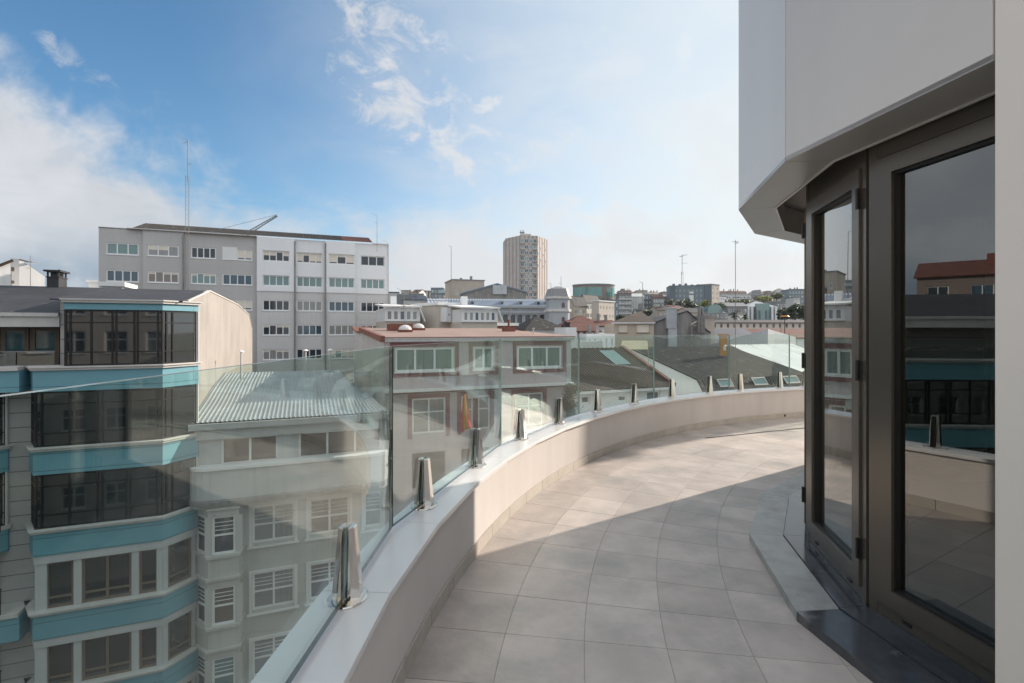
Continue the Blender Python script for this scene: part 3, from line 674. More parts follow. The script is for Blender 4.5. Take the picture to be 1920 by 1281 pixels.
# ------------------------------------------------------------------ teal banded building (left)
T = F(352, 21.6, 22)
def teal_building():
    root = T.root('teal_building', 'building with bays in teal bands, dark glazing, a slate roof and bare cement gable')
    E_ = T.zd(355, 567); gd = [(0, E_), (5.3, 3.46), (17, 3.3), (25.5, 2.75), (28.5, 1.4)]
    x0 = -34.0
    w = MB(); prof = [(0, G)] + gd + [(28.5, G)]
    n = len(prof)
    zdoor = T.z(60, 612); zter = T.z(60, 690)
    w.add([(0, p[0], p[1]) for p in prof], [tuple(range(n))])
    part('gable_wall', w, M['gable'], root)
    z_b = T.z(305, 683, -1.2)
    f = MB()
    lev = [T.z(305, y, -1.2) for y in (563, 683, 824, 967, 1110, 1250)]
    lev.append(lev[-1] - 3.0)
    bot = [T.z(305, y, -1.2) for y in (582, 727, 872, 1014, 1160)] + [lev[5] - 1.0, lev[6] - 1.0]
    xt = T.t(113, 0)
    f.box(x0, .0, G, -.003, .3, zter - .02, 0); f.box(xt, .001, zter - .02, -.003, .3, E_ - .10, 0)
    part('facade', f, M['stone'], root)
    b = MB(); b.quad((x0, 28.5, G), (x0, 28.5, 1.4), (-.01, 28.5, 1.4), (-.01, 28.5, G)); b.quad((x0, 0, G), (x0, 0, E_), (x0, 28.5, 1.4), (x0, 28.5, G)); part('rear_wall', b, M['gable'], root)
    r = MB()
    for i in range(4):
        (ya, za), (yb, zb) = gd[i], gd[i + 1]
        if i == 0:
            ya -= .12; za -= .02; zl = T.z(56, 587, -.05)
            r.slab((x0, -.10, zl), (xt, -.10, zl), (xt, yb, zb + .06), (x0, yb, zb + .06), .05)
            r.slab((xt + .002, -.9, za + .02), (-.02, -.9, za + .02), (-.02, yb, zb + .06), (xt + .002, yb, zb + .06), .05)
        else: r.slab((x0, ya, za + .06), (-.02, ya, za + .06), (-.02, yb, zb + .06), (x0, yb, zb + .06), .05)
    ro = part('roof', r, M['slate'], root)
    # chimney on the ridge
    c = MB(); cx0, cx1 = T.t(95, 5.5), T.t(117, 5.5); zc = T.z(106, 508, 5.5) - G; zm = T.z(106, 522, 5.5) - G
    c.box(cx0, 5.1, 3.3 - G, cx1, 6.0, zm); c.box(cx0 - .03, 5.07, zm, cx1 + .03, 6.03, zm + .05)
    for xx in (cx0, cx1 - .06):
        for yy in (5.1, 5.94): c.box(xx, yy, zm + .05, xx + .06, yy + .06, zc - .08)
    c.box(cx0 + .1, 5.2, zm + .05, cx1 - .1, 5.9, zc - .08); c.box(cx0 - .1, 5.0, zc - .08, cx1 + .1, 6.1, zc)
    for k in range(4): c.box(cx1 - .05, 5.16, zm + .10 + k * .09, cx1, 5.94, zm + .12 + k * .09)
    o = sub('chimney', c, M['slate'], ro); o.location = (0, 0, 0)
    o.location.z = 0; o.data.transform(__import__('mathutils').Matrix.Translation((0, 0, G)))
    # capping of the gable
    cp = MB()
    for i in range(4):
        (ya, za), (yb, zb) = gd[i], gd[i + 1]
        cp.slab((-.10, ya, za + .075), (.04, ya, za + .075), (.04, yb, zb + .075), (-.10, yb, zb + .075), .06)
    part('gable_capping', cp, M['cornice'], root)
    # top-floor terrace with sliding doors and its fascia
    fa = MB(); za, zb = T.z(56, 588, -.05), T.z(56, 613, -.05); fa.box(x0, -.06, zb, xt - .01, .25, za); fa.box(x0, -.16, za - .11, xt - .012, -.063, za + .03)
    part('fascia', fa, M['cornice'], root)
    bk = MB(); bk.box(x0, 1.42, zter - .02, xt, 1.5, zb); part('recess_wall', bk, M['stone'], root)
    for a, b_ in ((-120, -62), (-58, -2), (0, 52), (56, 110)):
        r1 = (T.t(a, 1.2), T.t(b_, 1.2), zter, zb - .02)
        window(root, r1, 1.2, 1, fr='brown_f', gl='teal_glass', fw=.14, dep=.12)
    # bays
    def bay(xl, xr, li, name, full, top=False, first_l=None):
        dd = 1.2; ch = 1.05
        def poly(o):
            return [(xl - ch * (.05 if top else .55) - o, .0), (xl - o * .4, -dd - o), (xr + o * .4, -dd - o), (xr + ch * .98 + o, -.12)]
        zc, zt, zb_ = lev[li], lev[li] - .14, bot[li]
        p = MB(); p.prism([poly(0)[0], poly(0)[1], poly(0)[2], poly(0)[3], (xr + ch * .98, .0)], zb_, zt); part('teal_band', p, M['teal'], root)
        p = MB(); q = poly(.10); p.prism(q + [(xr + ch, .0)], zt, zc - .02); p.prism(poly(.17) + [(xr + ch, .0)], zc - .05, zc); part('cornice', p, M['cornice'], root)
        if li + 1 >= len(lev): return
        zf = lev[li + 1]
        pl = poly(-.10)
        if full:
            gl = MB(); 
            for i in range(3): gl.quad((*pl[i], zf), (*pl[i + 1], zf), (*pl[i + 1], zb_), (*pl[i], zb_))
            fr = MB()
            for i in range(3):
                a, b = Vector(pl[i]), Vector(pl[i + 1]); L = (b - a).length; d = (b - a) / L; nr = Vector((d.y, -d.x))
                xs = [0, L] if i != 1 else [0] + [L * k for k in (.045, .255, .47, .51, .70, .735, .955)] + [L]
                if i == 2: xs = [0, L * .12, L * .30, L]
                X_ = lambda s, n_, z_: (a.x + d.x * s + nr.x * n_, a.y + d.y * s + nr.y * n_, z_)
                fr.xf = X_
                for s in xs: fr.box(s - .028, -.02, zf, s + .028, .045, zb_)
                for k in ((zb_ - zf) * .24, (zb_ - zf) * .77): fr.box(0, -.015, zf + k - .022, L, .038, zf + k + .022)
                fr.box(0, -.015, zf, L, .04, zf + .06); fr.box(0, -.015, zb_ - .07, L, .04, zb_)
            fo = part('bay_window', fr, M['black'], root); g = sub('pane', gl, M['mirror_glass'], fo)
            if not top:
                pr = MB(); e = pl[3]; pr.box(e[0] - .16, e[1] - .03, zf, e[0] + .10, 0, zb_); part('bay_post', pr, M['cornice'], root)
            else:
                pr = MB(); e = pl[3]; pr.box(e[0] - .16, e[1] - .03, zf, e[0] + .12, 0, zb_); part('bay_post', pr, M['cornice'], root)
        else:
            zl = zb_ - .30
            p = MB(); q = poly(-.03); p.prism(q + [(xr + ch * .95, .0)], zl, zb_ - .002)
            for i in range(3):
                a, b = Vector(pl[i]), Vector(pl[i + 1]); L = (b - a).length; d = (b - a) / L; nr = Vector((d.y, -d.x))
                p.xf = (lambda a, d, nr: (lambda s, n_, z_: (a.x + d.x * s + nr.x * n_, a.y + d.y * s + nr.y * n_, z_)))(a, d, nr)
                cols = {0: [(L - .18, L + .04)], 1: [(.0, .32), (L * .285, L * .345), (L * .745, L * .805), (L - .18, L + .02)], 2: [(0.03, .22), (L - .14, L)]}[i]
                for s0, s1 in cols: p.box(s0, -.2, zf, s1, .02, zl)
            p.xf = None
            part('bay_frame', p, M['palegrey'], root)
            for i, spans in ((1, ((.07, .285, 1), (.345, .745, 2), (.805, .965, 1))), (2, ((.17, .90, 1),))):
                a, b = Vector(pl[i]), Vector(pl[i + 1]); L = (b - a).length; d = (b - a) / L
                for s0, s1, nn in spans:
                    o = window(root, (0, L * (s1 - s0), zf + .01, zl), 0, nn, .22, 'brown_f', 'mirror_glass', .09, .12, side=(a.x + d.x * L * s0 - d.y * -.02 * 0, a.y + d.y * L * s0, math.atan2(d.y, d.x)))
    xl, xr = T.t(62, -1.2), T.t(305, -1.2)
    bay(T.t(119, -1.2), xr, 0, 'bay', True, True)
    for li in (1, 2): bay(xl, xr, li, 'bay', True)
    for li in (3, 4, 5): bay(xl, xr, li, 'bay', False)
    xr2 = T.t(19) - 1.05
    for li in (1, 2): bay(xr2 - (xr - xl), xr2, li, 'bay', True)
    p = MB(); p.prism([(xr2 - 6, .0), (xr2 - 6, -1.2), (xr2, -1.2), (xr2 + 1.03, -.12), (xr2 + 1.03, .0)], bot[3], lev[3] - .14); part('teal_band', p, M['teal'], root)
    p = MB(); p.prism([(xr2 - 6, .0), (xr2 - 6, -1.3), (xr2 + .05, -1.3), (xr2 + 1.12, -.14), (xr2 + 1.12, .0)], lev[3] - .138, lev[3]); part('cornice', p, M['cornice'], root)
    for li in (1, 4, 5):
        p = MB(); p.box(xl - 2.6, -.95, bot[li], xl - .5, -.01, lev[li] - .14); part('balcony_band', p, M['teal'], root)
        p = MB(); p.box(xl - 2.6, -1.05, lev[li] - .138, xl - .5, -.01, lev[li]); part('cornice', p, M['cornice'], root)
    # balcony doors and railings between the bays
    for li in (3, 4, 5):
        window(root, (xl - 2.5, xl - 1.45, lev[li], lev[li] + 2.15), -.14, 1, .2, 'brown_f', 'mirror_glass', .09, .13)
        rl = MB(); rl.box(xl - 2.6, -.95, lev[li] + .9, xl - 1.0, -.91, lev[li] + .94)
        for k in range(14): rl.box(xl - 2.6 + k * .12, -.94, lev[li], xl - 2.58 + k * .12, -.92, lev[li] + .9)
        part('railing', rl, M['black'], root)
    # glass balustrade of the top terrace
    gb = MB(); zt_ = T.z(60, 660, -.2); gb.box(x0, -.22, zter + .12, xt - .1, -.205, zt_); part('terrace_glass', gb, M['door_glass'], root)
    rl = MB(); rl.box(x0, -.24, zt_, xt - .08, -.19, zt_ + .04); rl.box(x0, -.24, zter + .10, xt - .08, -.19, zter + .13); part('terrace_rail', rl, M['metalpole'], root)
teal_building()

# ------------------------------------------------------------------ pale grey building with zinc roof
def zinc_building():
    L0 = T.t(361)
    root = T.root('zinc_roof_building', 'pale grey building with bay windows and white sashes under a corrugated zinc roof', tt=0)
    q = lambda px, y, d=0: (T.t(px, d), T.z(px, y, d))
    x0 = .03; x1 = T.t(728)
    ze = T.z(365, 792); dep = 10.2; zr = T.zd(430, 694)
    # corrugated roof, right end rolled over
    r = MB(); n = 46; xs = []
    for i in range(n):
        a = x0 + (x1 - x0) * i / n; p = (x1 - x0) / n
        xs += [(a, 0), (a + p * .62, 0), (a + p * .70, .032), (a + p * .90, .032)]
    xs.append((x1, 0)); rows = [(-.28, 0), (3, .30), (6.5, .72), (dep, 1.0)]
    k = len(xs)
    vs = []
    for yy, fz in rows:
        for xx, bz in xs:
            roll = max(0, xx - (x1 - 1.6)) / 1.6
            hip = .75 * roll * roll
            vs.append((xx - roll * yy * .12, yy, ze + (zr - ze) * fz + bz - hip * fz))
    r.add(vs, [(j * k + i, j * k + i + 1, (j + 1) * k + i + 1, (j + 1) * k + i) for j in range(3) for i in range(k - 1)])
    ro = part('roof', r, M['zinc'], root)
    hatch = MB(); hx, hz = T.t(665, 8.5), ze + (zr - ze) * .86; hatch.box(hx, 8.2, hz - .15, hx + 1.0, 8.9, hz + .16); hatch.box(hx - .06, 8.14, hz + .16, hx + 1.06, 8.96, hz + .20); sub('roof_hatch', hatch, M['zinc'], ro)
    b = MB(); b.box(x0, .3, G, x1 - .05, dep, ze - .05); part('body', b, M['baygrey'], root)
    g = MB(); g.box(x0 + .05, -.40, ze - .30, x1 - .02, -.20, ze - .05); part('gutter', g, M['palegrey'], root)
    l = MB(); l.box(x0 + .1, -.2, ze - .75, x1 - .1, .28, ze - .31); part('lintel', l, M['palegrey'], root)
    # recessed gallery under the roof
    zw1 = ze - .76; zw0 = T.z(545, 862)
    f = MB(); wins = [(T.t(414), T.t(521), zw0, zw1), (T.t(560), T.t(716), zw0, zw1)]
    open_wall(f, x0 + .1, x1 - .05, zw0 - 1.6, zw1, .02, wins, .2); part('gallery_wall', f, M['palegrey'], root)
    window(root, wins[0], .02, 2, fr='white_f', gl='win_r', fw=.09, dep=.18); window(root, wins[1], .02, 3, fr='white_f', gl='win_r', fw=.09, dep=.18)
    # parapet band and cornice of the gallery, left corner rounded
    def band(z0_, z1_, out, name, m_):
        p = MB(); pts = [(x0 + .02, 0)] + [(x0 + .75 - .73 * math.cos(R(a)), -out * math.sin(R(a))) for a in (20, 40, 60, 80, 90)] + [(x1 - .9, -out)] + [(x1 - .9 + .85 * math.sin(R(a)), -out * math.cos(R(a))) for a in (25, 50, 75)] + [(x1 - .03, 0)]
        p.prism(pts, z0_, z1_); return part(name, p, m_, root)
    zp = T.z(545, 864, -.6); zc = T.z(545, 922, -.6)
    band(zp - .12, zp, .74, 'parapet_cap', M['white']); band(zc, zp - .121, .65, 'parapet_band', M['palegrey']); band(zc - .16, zc - .001, .95, 'cornice', M['concrete']); band(zc - .30, zc - .161, .78, 'cornice', M['baygrey'])
    # floors with sash windows; the left bay stands forward
    fl = [zc - .30, T.z(545, 1036), T.z(545, 1175), T.z(545, 1315)]
    fh = 2.95; tops = [zc - .34 - fh * i for i in range(5)]
    rects = []; specs = []
    for i in range(5):
        zt = tops[i] - .32; zb_ = zt - 1.62
        for a, b_, nn in ((473, 552, 2), (580, 655, 2), (683, 716, 1)):
            rr = (T.t(a), T.t(b_), zb_, zt); rects.append(rr); specs.append((rr, nn))
    f = MB(); xb = T.t(462); open_wall(f, x0 + .02, x1 - .05, G, zc - .3, .001, rects, .16); part('facade', f, M['baygrey'], root)
    for j, (rr, nn) in enumerate(specs):
        window(root, rr, .001, nn, .48, 'white_f', ('win_c', 'win', 'win_r')[j % 3], .085, .14, bars=3)
    su = MB()
    for a, b_, c_, d_ in rects:
        w_ = .13
        su.box(a - w_, -.06, c_ - w_, a - .004, -.003, d_ + w_); su.box(b_ + .004, -.06, c_ - w_, b_ + w_, -.003, d_ + w_); su.box(a - .003, -.06, d_ + .004, b_ + .003, -.003, d_ + w_); su.box(a - .2, -.14, c_ - w_ - .06, b_ + .2, -.003, c_ - w_)
    part('window_surrounds', su, M['white'], root)
    for i in range(5):
        zt = tops[i]; o_ = .85
        pts = [(x0 + .25, 0), (x0 + .85, -o_), (T.t(448, -o_), -o_), (T.t(455, 0), 0)]
        def grow(g_): return [(x0 + .25 - g_, 0), (x0 + .85 - g_ * .6, -o_ - g_), (pts[2][0] + g_ * .6, -o_ - g_), (pts[3][0] + g_, 0)]
        p = MB(); p.prism(pts, zt - .30, zt - .02); p.prism(pts, zt - fh + .02, zt - 2.02)
        p.prism(grow(.1), zt - 2.02, zt - 1.90); p.prism(grow(.08), zt - .02, zt + .06); p.prism(grow(.12), zt - fh - .04 + .06, zt - fh + .12)
        for c_ in (pts[1], pts[2]): p.box(c_[0] - .13, c_[1], zt - 1.90, c_[0] + .13, c_[1] + .16, zt - .30)
        p.box(pts[3][0] - .2, -.2, zt - 1.9, pts[3][0], 0, zt - .30)
        part('bay', p, M['baygrey'], root)
        window(root, (pts[1][0] + .13, pts[2][0] - .13, zt - 1.90, zt - .30), -o_ + .0, 1, .5, 'white_f', ('win', 'win_r', 'win_g')[i % 3], .09, .14, bars=3)
        a = Vector(pts[0]); b = Vector(pts[1]); d = b - a
        window(root, (0, d.length - .12, zt - 1.90, zt - .30), 0, 1, .5, 'white_f', 'win', .09, .10, side=(a.x, a.y, math.atan2(d.y, d.x)), bars=3)
    # white louvred panels between the upper windows
    for a, b_ in ((446, 468), (556, 576)):
        p = MB(); p.box(T.t(a), -.05, tops[0] - 1.95, T.t(b_), -.004, tops[0] - .3); part('shutter', p, M['palegrey'], root)
    pp = MB(); pp.tube((T.t(364), -.10, G), (T.t(364), -.10, ze - .3), .05); part('downpipe', pp, M['palegrey'], root)
zinc_building()

# ------------------------------------------------------------------ lilac building with red roof
Pk = F(722, 29.0, 22)
def lilac_building():
    root = Pk.root('lilac_building', 'two-storey pale lilac building with maroon window surrounds and a flat terracotta roof')
    x1 = Pk.t(1070); zt = Pk.z(722, 641); dep = 12.2
    U = [Pk.rect(741, 851, 652, 696), Pk.rect(888, 926, 653, 693), Pk.rect(970, 1053, 650, 690)]
    z0 = min(u[2] for u in U); z1 = max(u[3] for u in U); U = [(u[0], u[1], z0, z1) for u in U]
    zl = Pk.z(900, 724)
    Lo = [Pk.rect(775, 838, 748, 806), Pk.rect(868, 890, 752, 800), Pk.rect(900, 922, 745, 806), Pk.rect(970, 1022, 742, 792)]
    lz = (min(u[2] for u in Lo), max(u[3] for u in Lo)); Lo = [(u[0], u[1], *lz) for u in Lo]
    f = MB(); open_wall(f, 0, x1, zl, zt, 0, U, .14); part('facade', f, M['lilac'], root)
    f = MB(); open_wall(f, .1, x1 - .1, G, zl - .2, .35, Lo + [(a, b, c - 3.2, d - 3.2) for a, b, c, d in Lo], .14); part('lower_facade', f, M['lilac'], root)
    for u, n, g in zip(U, (3, 2, 3), ('win_k', 'win_k', 'win_k')): window(root, u, 0, n, None, 'white_f', g, .12, .12, sill=True)
    for u, n in zip(Lo, (2, 1, 1, 2)): window(root, u, .35, n, .6, 'white_f', 'win_c', .09, .12)
    s = MB()
    for a, b, c, d in U:
        w = .30; s.box(a - w, -.035, c - w, a - .08, .0 - .002, d + w); s.box(b + .08, -.035, c - w, b + w, -.002, d + w); s.box(a - .079, -.035, d + .06, b + .079, -.002, d + w); s.box(a - .079, -.035, c - w, b + .079, -.002, c - .08)
    for a, b, c, d in Lo:
        w = .26; s.box(a - w, .31, c - w, a - .02, .348, d + w); s.box(b + .02, .31, c - w, b + w, .348, d + w); s.box(a - .019, .31, d + .02, b + .019, .348, d + w)
    s.box(.12, .31, lz[1] + .30, x1 - .12, .348, lz[1] + .5)
    part('window_surrounds', s, M['maroon'], root)
    l = MB(); l.box(-.05, -.25, zl - .16, x1 + .1, .34, zl - .002); part('ledge', l, M['white'], root)
    e = MB(); e.box(-.1, -.22, zt, x1 + .15, .3, zt + .14); e.box(-.12, -.26, zt + .141, x1 + .17, -.10, zt + .20); part('eave', e, M['palegrey'], root)
    ro = MB(); zb = Pk.zd(690, 612) - .12
    ro.slab((-.15, -.27, zt + .27), (x1 + .2, -.27, zt + .27), (x1 + .2 - 1.0, dep, zb), (-.15, dep, zb), .06); rr = part('roof', ro, M['redroof'], root)
    v = MB(); v.slab((-.30, -.3, zt + .33), (-.05, -.3, zt + .33), (-.05, dep, zb + .06), (-.30, dep, zb + .06), .34); part('verge', v, M['redbrick'], root)
    sw = MB(); sw.quad((-.02, 0, G), (-.02, 0, zt + .2), (-.02, dep, zb - .05), (-.02, dep, G)); sw.quad((x1, 0, G), (x1, dep, G), (x1, dep, zb - .05), (x1, 0, zt)); sw.quad((-.02, dep, G), (-.02, dep, zb - .05), (x1, dep, zb - .05), (x1, dep, G)); part('side_wall', sw, M['palegrey'], root)
    q = MB(); q.box(x1 - .32, -.06, zl, x1 - .003, -.003, zt - .003); part('corner_pilaster', q, M['palegrey'], root)
    # roof furniture
    rz = lambda yy: zt + .27 + (zb - zt - .27) * (yy + .27) / (dep + .27)
    b = MB(); y_ = 7.2; xa, xb = Pk.t(731, y_), Pk.t(774, y_); b.box(xa, y_, rz(y_) - .05, xb, y_ + 1.5, Pk.z(750, 607, y_)); o = part('stair_hatch', b, M['redbrick'], root)
    for px0, px1, yy in ((747, 772, 5.6), (774, 796, 8.6)):
        d = MB(); xa, xb = Pk.t(px0, yy), Pk.t(px1, yy); cx_, rx = (xa + xb) / 2, (xb - xa) / 2; ry = rx * .9
        N = 16; rings = []
        for k in range(5):
            an = R(90 * k / 4.6); rings.append([(cx_ + rx * math.cos(an) * math.cos(2 * math.pi * i / N), yy + ry * math.cos(an) * math.sin(2 * math.pi * i / N), rz(yy) + .16 + .34 * math.sin(an)) for i in range(N)])
        d.add([p for r_ in rings for p in r_], [(k * N + i, k * N + (i + 1) % N, (k + 1) * N + (i + 1) % N, (k + 1) * N + i) for k in range(4) for i in range(N)] + [tuple(range(4 * N, 5 * N))], 0)
        d.box(cx_ - rx * .95, yy - ry * .95, rz(yy) - .05, cx_ + rx * .95, yy + ry * .95, rz(yy) + .158, 1)
        part('roof_dome', d, [M['dome_w'], M['redbrick']], root, smooth=False)
    v = MB(); yy = 6.0; xx = Pk.t(956, yy); v.box(xx - .45, yy, rz(yy), xx + .45, yy + .5, rz(yy) + .35); v.tube((xx, yy + .25, rz(yy) + .3), (xx, yy + .25, rz(yy) + .8), .09); v.tube((xx, yy + .25, rz(yy) + .8), (xx, yy + .25, rz(yy) + .9), .15); part('roof_vent', v, M['redbrick'], root)
    v = MB(); yy = 2.0; xx = Pk.t(1000, yy); v.tube((xx, yy, rz(yy)), (xx, yy, rz(yy) + .38), .05); v.tube((xx, yy, rz(yy) + .38), (xx, yy, rz(yy) + .44), .10); part('vent_pipe', v, M['palegrey'], root)
    # air conditioner under the small window
    a = MB(); xx = Pk.t(873, .3); a.box(xx, -.05, lz[1] - .1, xx + .75, .33, lz[1] + .4); a.tube((xx + .3, -.051, lz[1] + .15), (xx + .3, -.056, lz[1] + .15), .19, n=18); part('air_conditioner', a, M['palegrey'], root)
    return zl
lilac_building()
# small annex left of it
def annex():
    A = F(672, 43.0, 22); root = A.root('roof_annex', 'small white roof house with a red parapet behind the left edge of the terracotta roof')
    b = MB(); x1 = A.t(700); zt = A.z(690, 624); b.box(0, 0, G, x1, 4, zt); part('wall', b, M['palegrey'], root)
    r = MB(); r.slab((-.2, -.2, zt + .12), (x1 + .2, -.2, zt + .12), (x1 + .2, 4.2, zt + .5), (-.2, 4.2, zt + .5), .12); part('roof', r, M['redbrick'], root)
annex()
# flag
def flag():
    root = thing('flag', 'red and yellow striped flag hanging limp from a thin pole before the lilac building', 'flag', at(883, 806, 26.5))
    x0, y0, z0 = root.location
    top = at(876, 738, 26.5)
    p = MB(); p.tube((0, 0, -.6), (top[0] - x0, 0, top[2] - z0), .02); sub('pole', p, M['metalpole'], root)
    c = MB(); nU, nV = 12, 18; vs = []
    for j in range(nV + 1):
        v = j / nV
        for i in range(nU + 1):
            u = i / nU
            hx = -.62 * u * (.25 + .75 * v) * (1 - .45 * max(0, v - .55)) - .02; hy = .14 * math.sin(u * 9 + v * 3) * (.2 + v); drop = 1.75 * v + .25 * u * v
            vs.append((top[0] - x0 + hx + .22 * v, hy, top[2] - z0 - .05 - drop * .98))
    c.add(vs, [(j * (nU + 1) + i, j * (nU + 1) + i + 1, (j + 1) * (nU + 1) + i + 1, (j + 1) * (nU + 1) + i) for j in range(nV) for i in range(nU)])
    c.mi = [1 if 3 <= (k % nU) < 9 else 0 for k in range(nU * nV)]
    o = sub('cloth', c, [M['flag_red'], M['flag_yel']], root, True)
    s = o.modifiers.new('thick', 'SOLIDIFY'); s.thickness = .006
flag()

# ------------------------------------------------------------------ long grey and white apartment block
Ap_ = F(185, 56.0, 22)
def apartments():
    root = Ap_.root('apartment_block', 'long five-storey apartment block, grey render with a white insulated upper right part and white windows')
    cols = [(199, 260), (278, 336), (358, 405), (417, 473), (493, 543), (556, 604), (616, 664), (676, 721)]
    ed = [185, 269, 345, 411, 482, 553, 610, 666, 728]
    ztop = 12.65; zc = [10.46 - 3.0 * k for k in range(9)]
    xs = [Ap_.t(p) for p in ed]
    cut = 6.15
    for i in range(8):
        x0, x1 = xs[i], xs[i + 1]; yo = -.28 if i in (1, 4, 6) else 0
        rects = [(Ap_.t(cols[i][0]), Ap_.t(cols[i][1]), z - .66, z + .62) for z in zc]
        if i < 4:
            f = MB(); open_wall(f, x0, x1, G, ztop, yo, rects, .16); part('facade_bay', f, M['greyren'], root)
        else:
            f = MB(); open_wall(f, x0, x1, G, cut, yo, rects[2:], .16); part('facade_bay', f, M['greyren2'], root)
            f = MB(); open_wall(f, x0, x1, cut, ztop, yo - .12, rects[:2], .28)
            f.quad((x0, yo - .12, cut), (x0, yo + .02, cut), (x1, yo + .02, cut), (x1, yo - .12, cut)); f.quad((x0, yo - .12, cut), (x0, yo - .12, ztop), (x0, yo, ztop), (x0, yo, cut)); f.quad((x1, yo - .12, cut), (x1, yo, cut), (x1, yo, ztop), (x1, yo - .12, ztop)); part('insulated_bay', f, M['whiteren'], root)
        for x_ in (x0, x1):
            if yo:
                pf = MB(); pf.quad((x_, yo, G), (x_, yo, ztop), (x_, .001, ztop), (x_, .001, G)); part('bay_return', pf, M['greyren'], root)
        for k, rr in enumerate(rects):
            if i < 4 and k > 5: continue
            n = 3 if (i in (1, 6, 7) and k == 0) or (i == 0 and k == 0) else 4
            g = random.choice(['win', 'win_b', 'win_b', 'win_c', 'win_g', 'win'])
            if i >= 4 and k == 1: g = 'win_g'
            if i >= 4 and k == 0: g = 'win'
            if i == 1 and k == 1: g = 'win_r'
            window(root, rr, yo, n, None, 'white_f', g, .11, .13, sill=True, blind=random.choice([0, 0, .25, .45, .8, 0]))
            if i == 3 and k == 0:
                s_ = MB(); s_.box(rr[0], yo - .02, rr[2], (rr[0] + rr[1]) / 2 - .05, yo + .05, rr[3] + .2); part('roller_shutter', s_, M['white'], root)
    b = MB(); b.box(0, .4, G, xs[8], 11, ztop - .02)
    b.quad((0, 0, G), (0, 0, ztop), (0, .4, ztop), (0, .4, G)); b.quad((xs[8], -.3, G), (xs[8], .4, G), (xs[8], .4, ztop), (xs[8], -.3, ztop)); part('body', b, M['greyren'], root)
    # corrugated roof edge
    r = MB(); n = 150; k = []
    xa, xb = Ap_.t(250), xs[8] - 2.0
    for i in range(n * 2 + 1): k.append((xa + (xb - xa) * i / (2 * n), .07 if i % 2 else 0))
    rows = [(-.45, ztop + .10), (4.5, ztop + 1.55)]
    vs = [(xx, yy, zz_ + bz) for yy, zz_ in rows for xx, bz in k]; m = len(k)
    r.add(vs, [(i, i + 1, m + i + 1, m + i) for i in range(m - 1)])
    lim = Ap_.t(642)
    r.mi = [1 if k[i][0] > lim else 0 for i in range(m - 1)]
    part('roof', r, [M['slate2'], M['redtile']], root)
    e = MB(); e.box(Ap_.t(240), -.50, ztop + .003, xs[4] - .02, .3, ztop + .09); part('eave', e, M['tan'], root)
    e = MB(); e.box(-.02, -.05, ztop + .002, Ap_.t(240), 11, ztop + .10); part('parapet_cap', e, M['concrete'], root)
    e = MB(); e.prism([(xb + .05, -.4), (xs[8], -.4), (xs[8], 8), (xb + .05, 8)], ztop + .002, ztop + .12); part('end_parapet', e, M['white'], root)
    for px in (345, 553, 610):
        d = MB(); d.tube((Ap_.t(px), -.42, G), (Ap_.t(px), -.42, ztop - .3), .09); part('downpipe', d, M['concrete'], root)
apartments()

# ------------------------------------------------------------------ roofs to the right of the lilac building
Bk = F(1255, 38.0, 22)
def corr_roof(x0, x1, y0, z0, y1, z1, pitch, h, shift=0.0):
    mb = MB(); n = max(4, int((x1 - x0) / pitch)); k = []
    for i in range(n):
        a = x0 + (x1 - x0) * i / n; p = (x1 - x0) / n
        k += [(a, 0), (a + p * .3, h), (a + p * .6, h), (a + p * .8, 0)]
    k.append((x1, 0)); m = len(k)
    vs = [(xx + (shift if j else 0), yy, zz_ + bz) for j, (yy, zz_) in enumerate(((y0, z0), (y1, z1))) for xx, bz in k]
    mb.add(vs, [(i, i + 1, m + i + 1, m + i) for i in range(m - 1)])
    return mb
def brown_building():
    root = Bk.root('brown_roof_house', 'white house with small windows under a big brown corrugated roof with one skylight')
    x0 = Bk.t(1072); z0 = Bk.z(1255, 722); d = Bk.d(1166); z1 = Bk.zd(1166, 653)
    r = corr_roof(x0, 0, -.35, z0 - .1, d, z1, .24, .07); ro = part('roof', r, M['browntile'], root)
    # skylight of ribbed glass
    ax, bx = Bk.t(1137, d * .72), Bk.t(1165, d * .72); s = MB()
    for i in range(8):
        a = ax + (bx - ax) * i / 8; b = ax + (bx - ax) * (i + .82) / 8
        y0, y1 = d * .50, d * .90; f = lambda y: z0 - .1 + (z1 - z0 + .1) * (y + .35) / (d + .35) + .12
        s.slab((a, y0, f(y0)), (b, y0, f(y0)), (b, y1, f(y1)), (a, y1, f(y1)), .05)
    sub('skylight', s, M['win_g'], ro)
    v = MB(); v.slab((.02, -.4, z0 + .16), (.32, -.4, z0 + .16), (.32, d + .2, z1 + .22), (.02, d + .2, z1 + .22), .3); part('verge', v, M['redtile'], root)
    back = corr_roof(x0, 0, d, z1, d * 2, z0, .42, .09); part('rear_roof', back, M['browntile'], root)
    W_ = [Bk.rect(1090, 1107, 742, 758), Bk.rect(1159, 1176, 741, 754), Bk.rect(1212, 1238, 733, 752)]
    f = MB(); open_wall(f, x0, .3, G, z0 - .12, 0, W_ + [(a, b, c - 3, e - 3) for a, b, c, e in W_], .2); f.quad((.3, 0, G), (.3, 2 * d, G), (.3, 2 * d, z0), (.3, 0, z0)); f.add([(.3, 0, z0), (.3, 2 * d, z0), (.3, d, z1)], [(0, 1, 2)]); f.add([(x0, 0, z0), (x0, d, z1), (x0, 2 * d, z0)], [(0, 1, 2)]); f.quad((x0, 0, G), (x0, 0, z0), (x0, 2 * d, z0), (x0, 2 * d, G)); part('wall', f, M['white'], root)
    for r_ in W_: window(root, r_, 0, 1, None, 'white_f', 'win', .12, .18)
    g = MB(); g.box(x0, -.42, z0 - .28, .1, -.28, z0 - .13); part('gutter', g, M['white'], root)
brown_building()
Sl = F(1320, 41.0, 22)
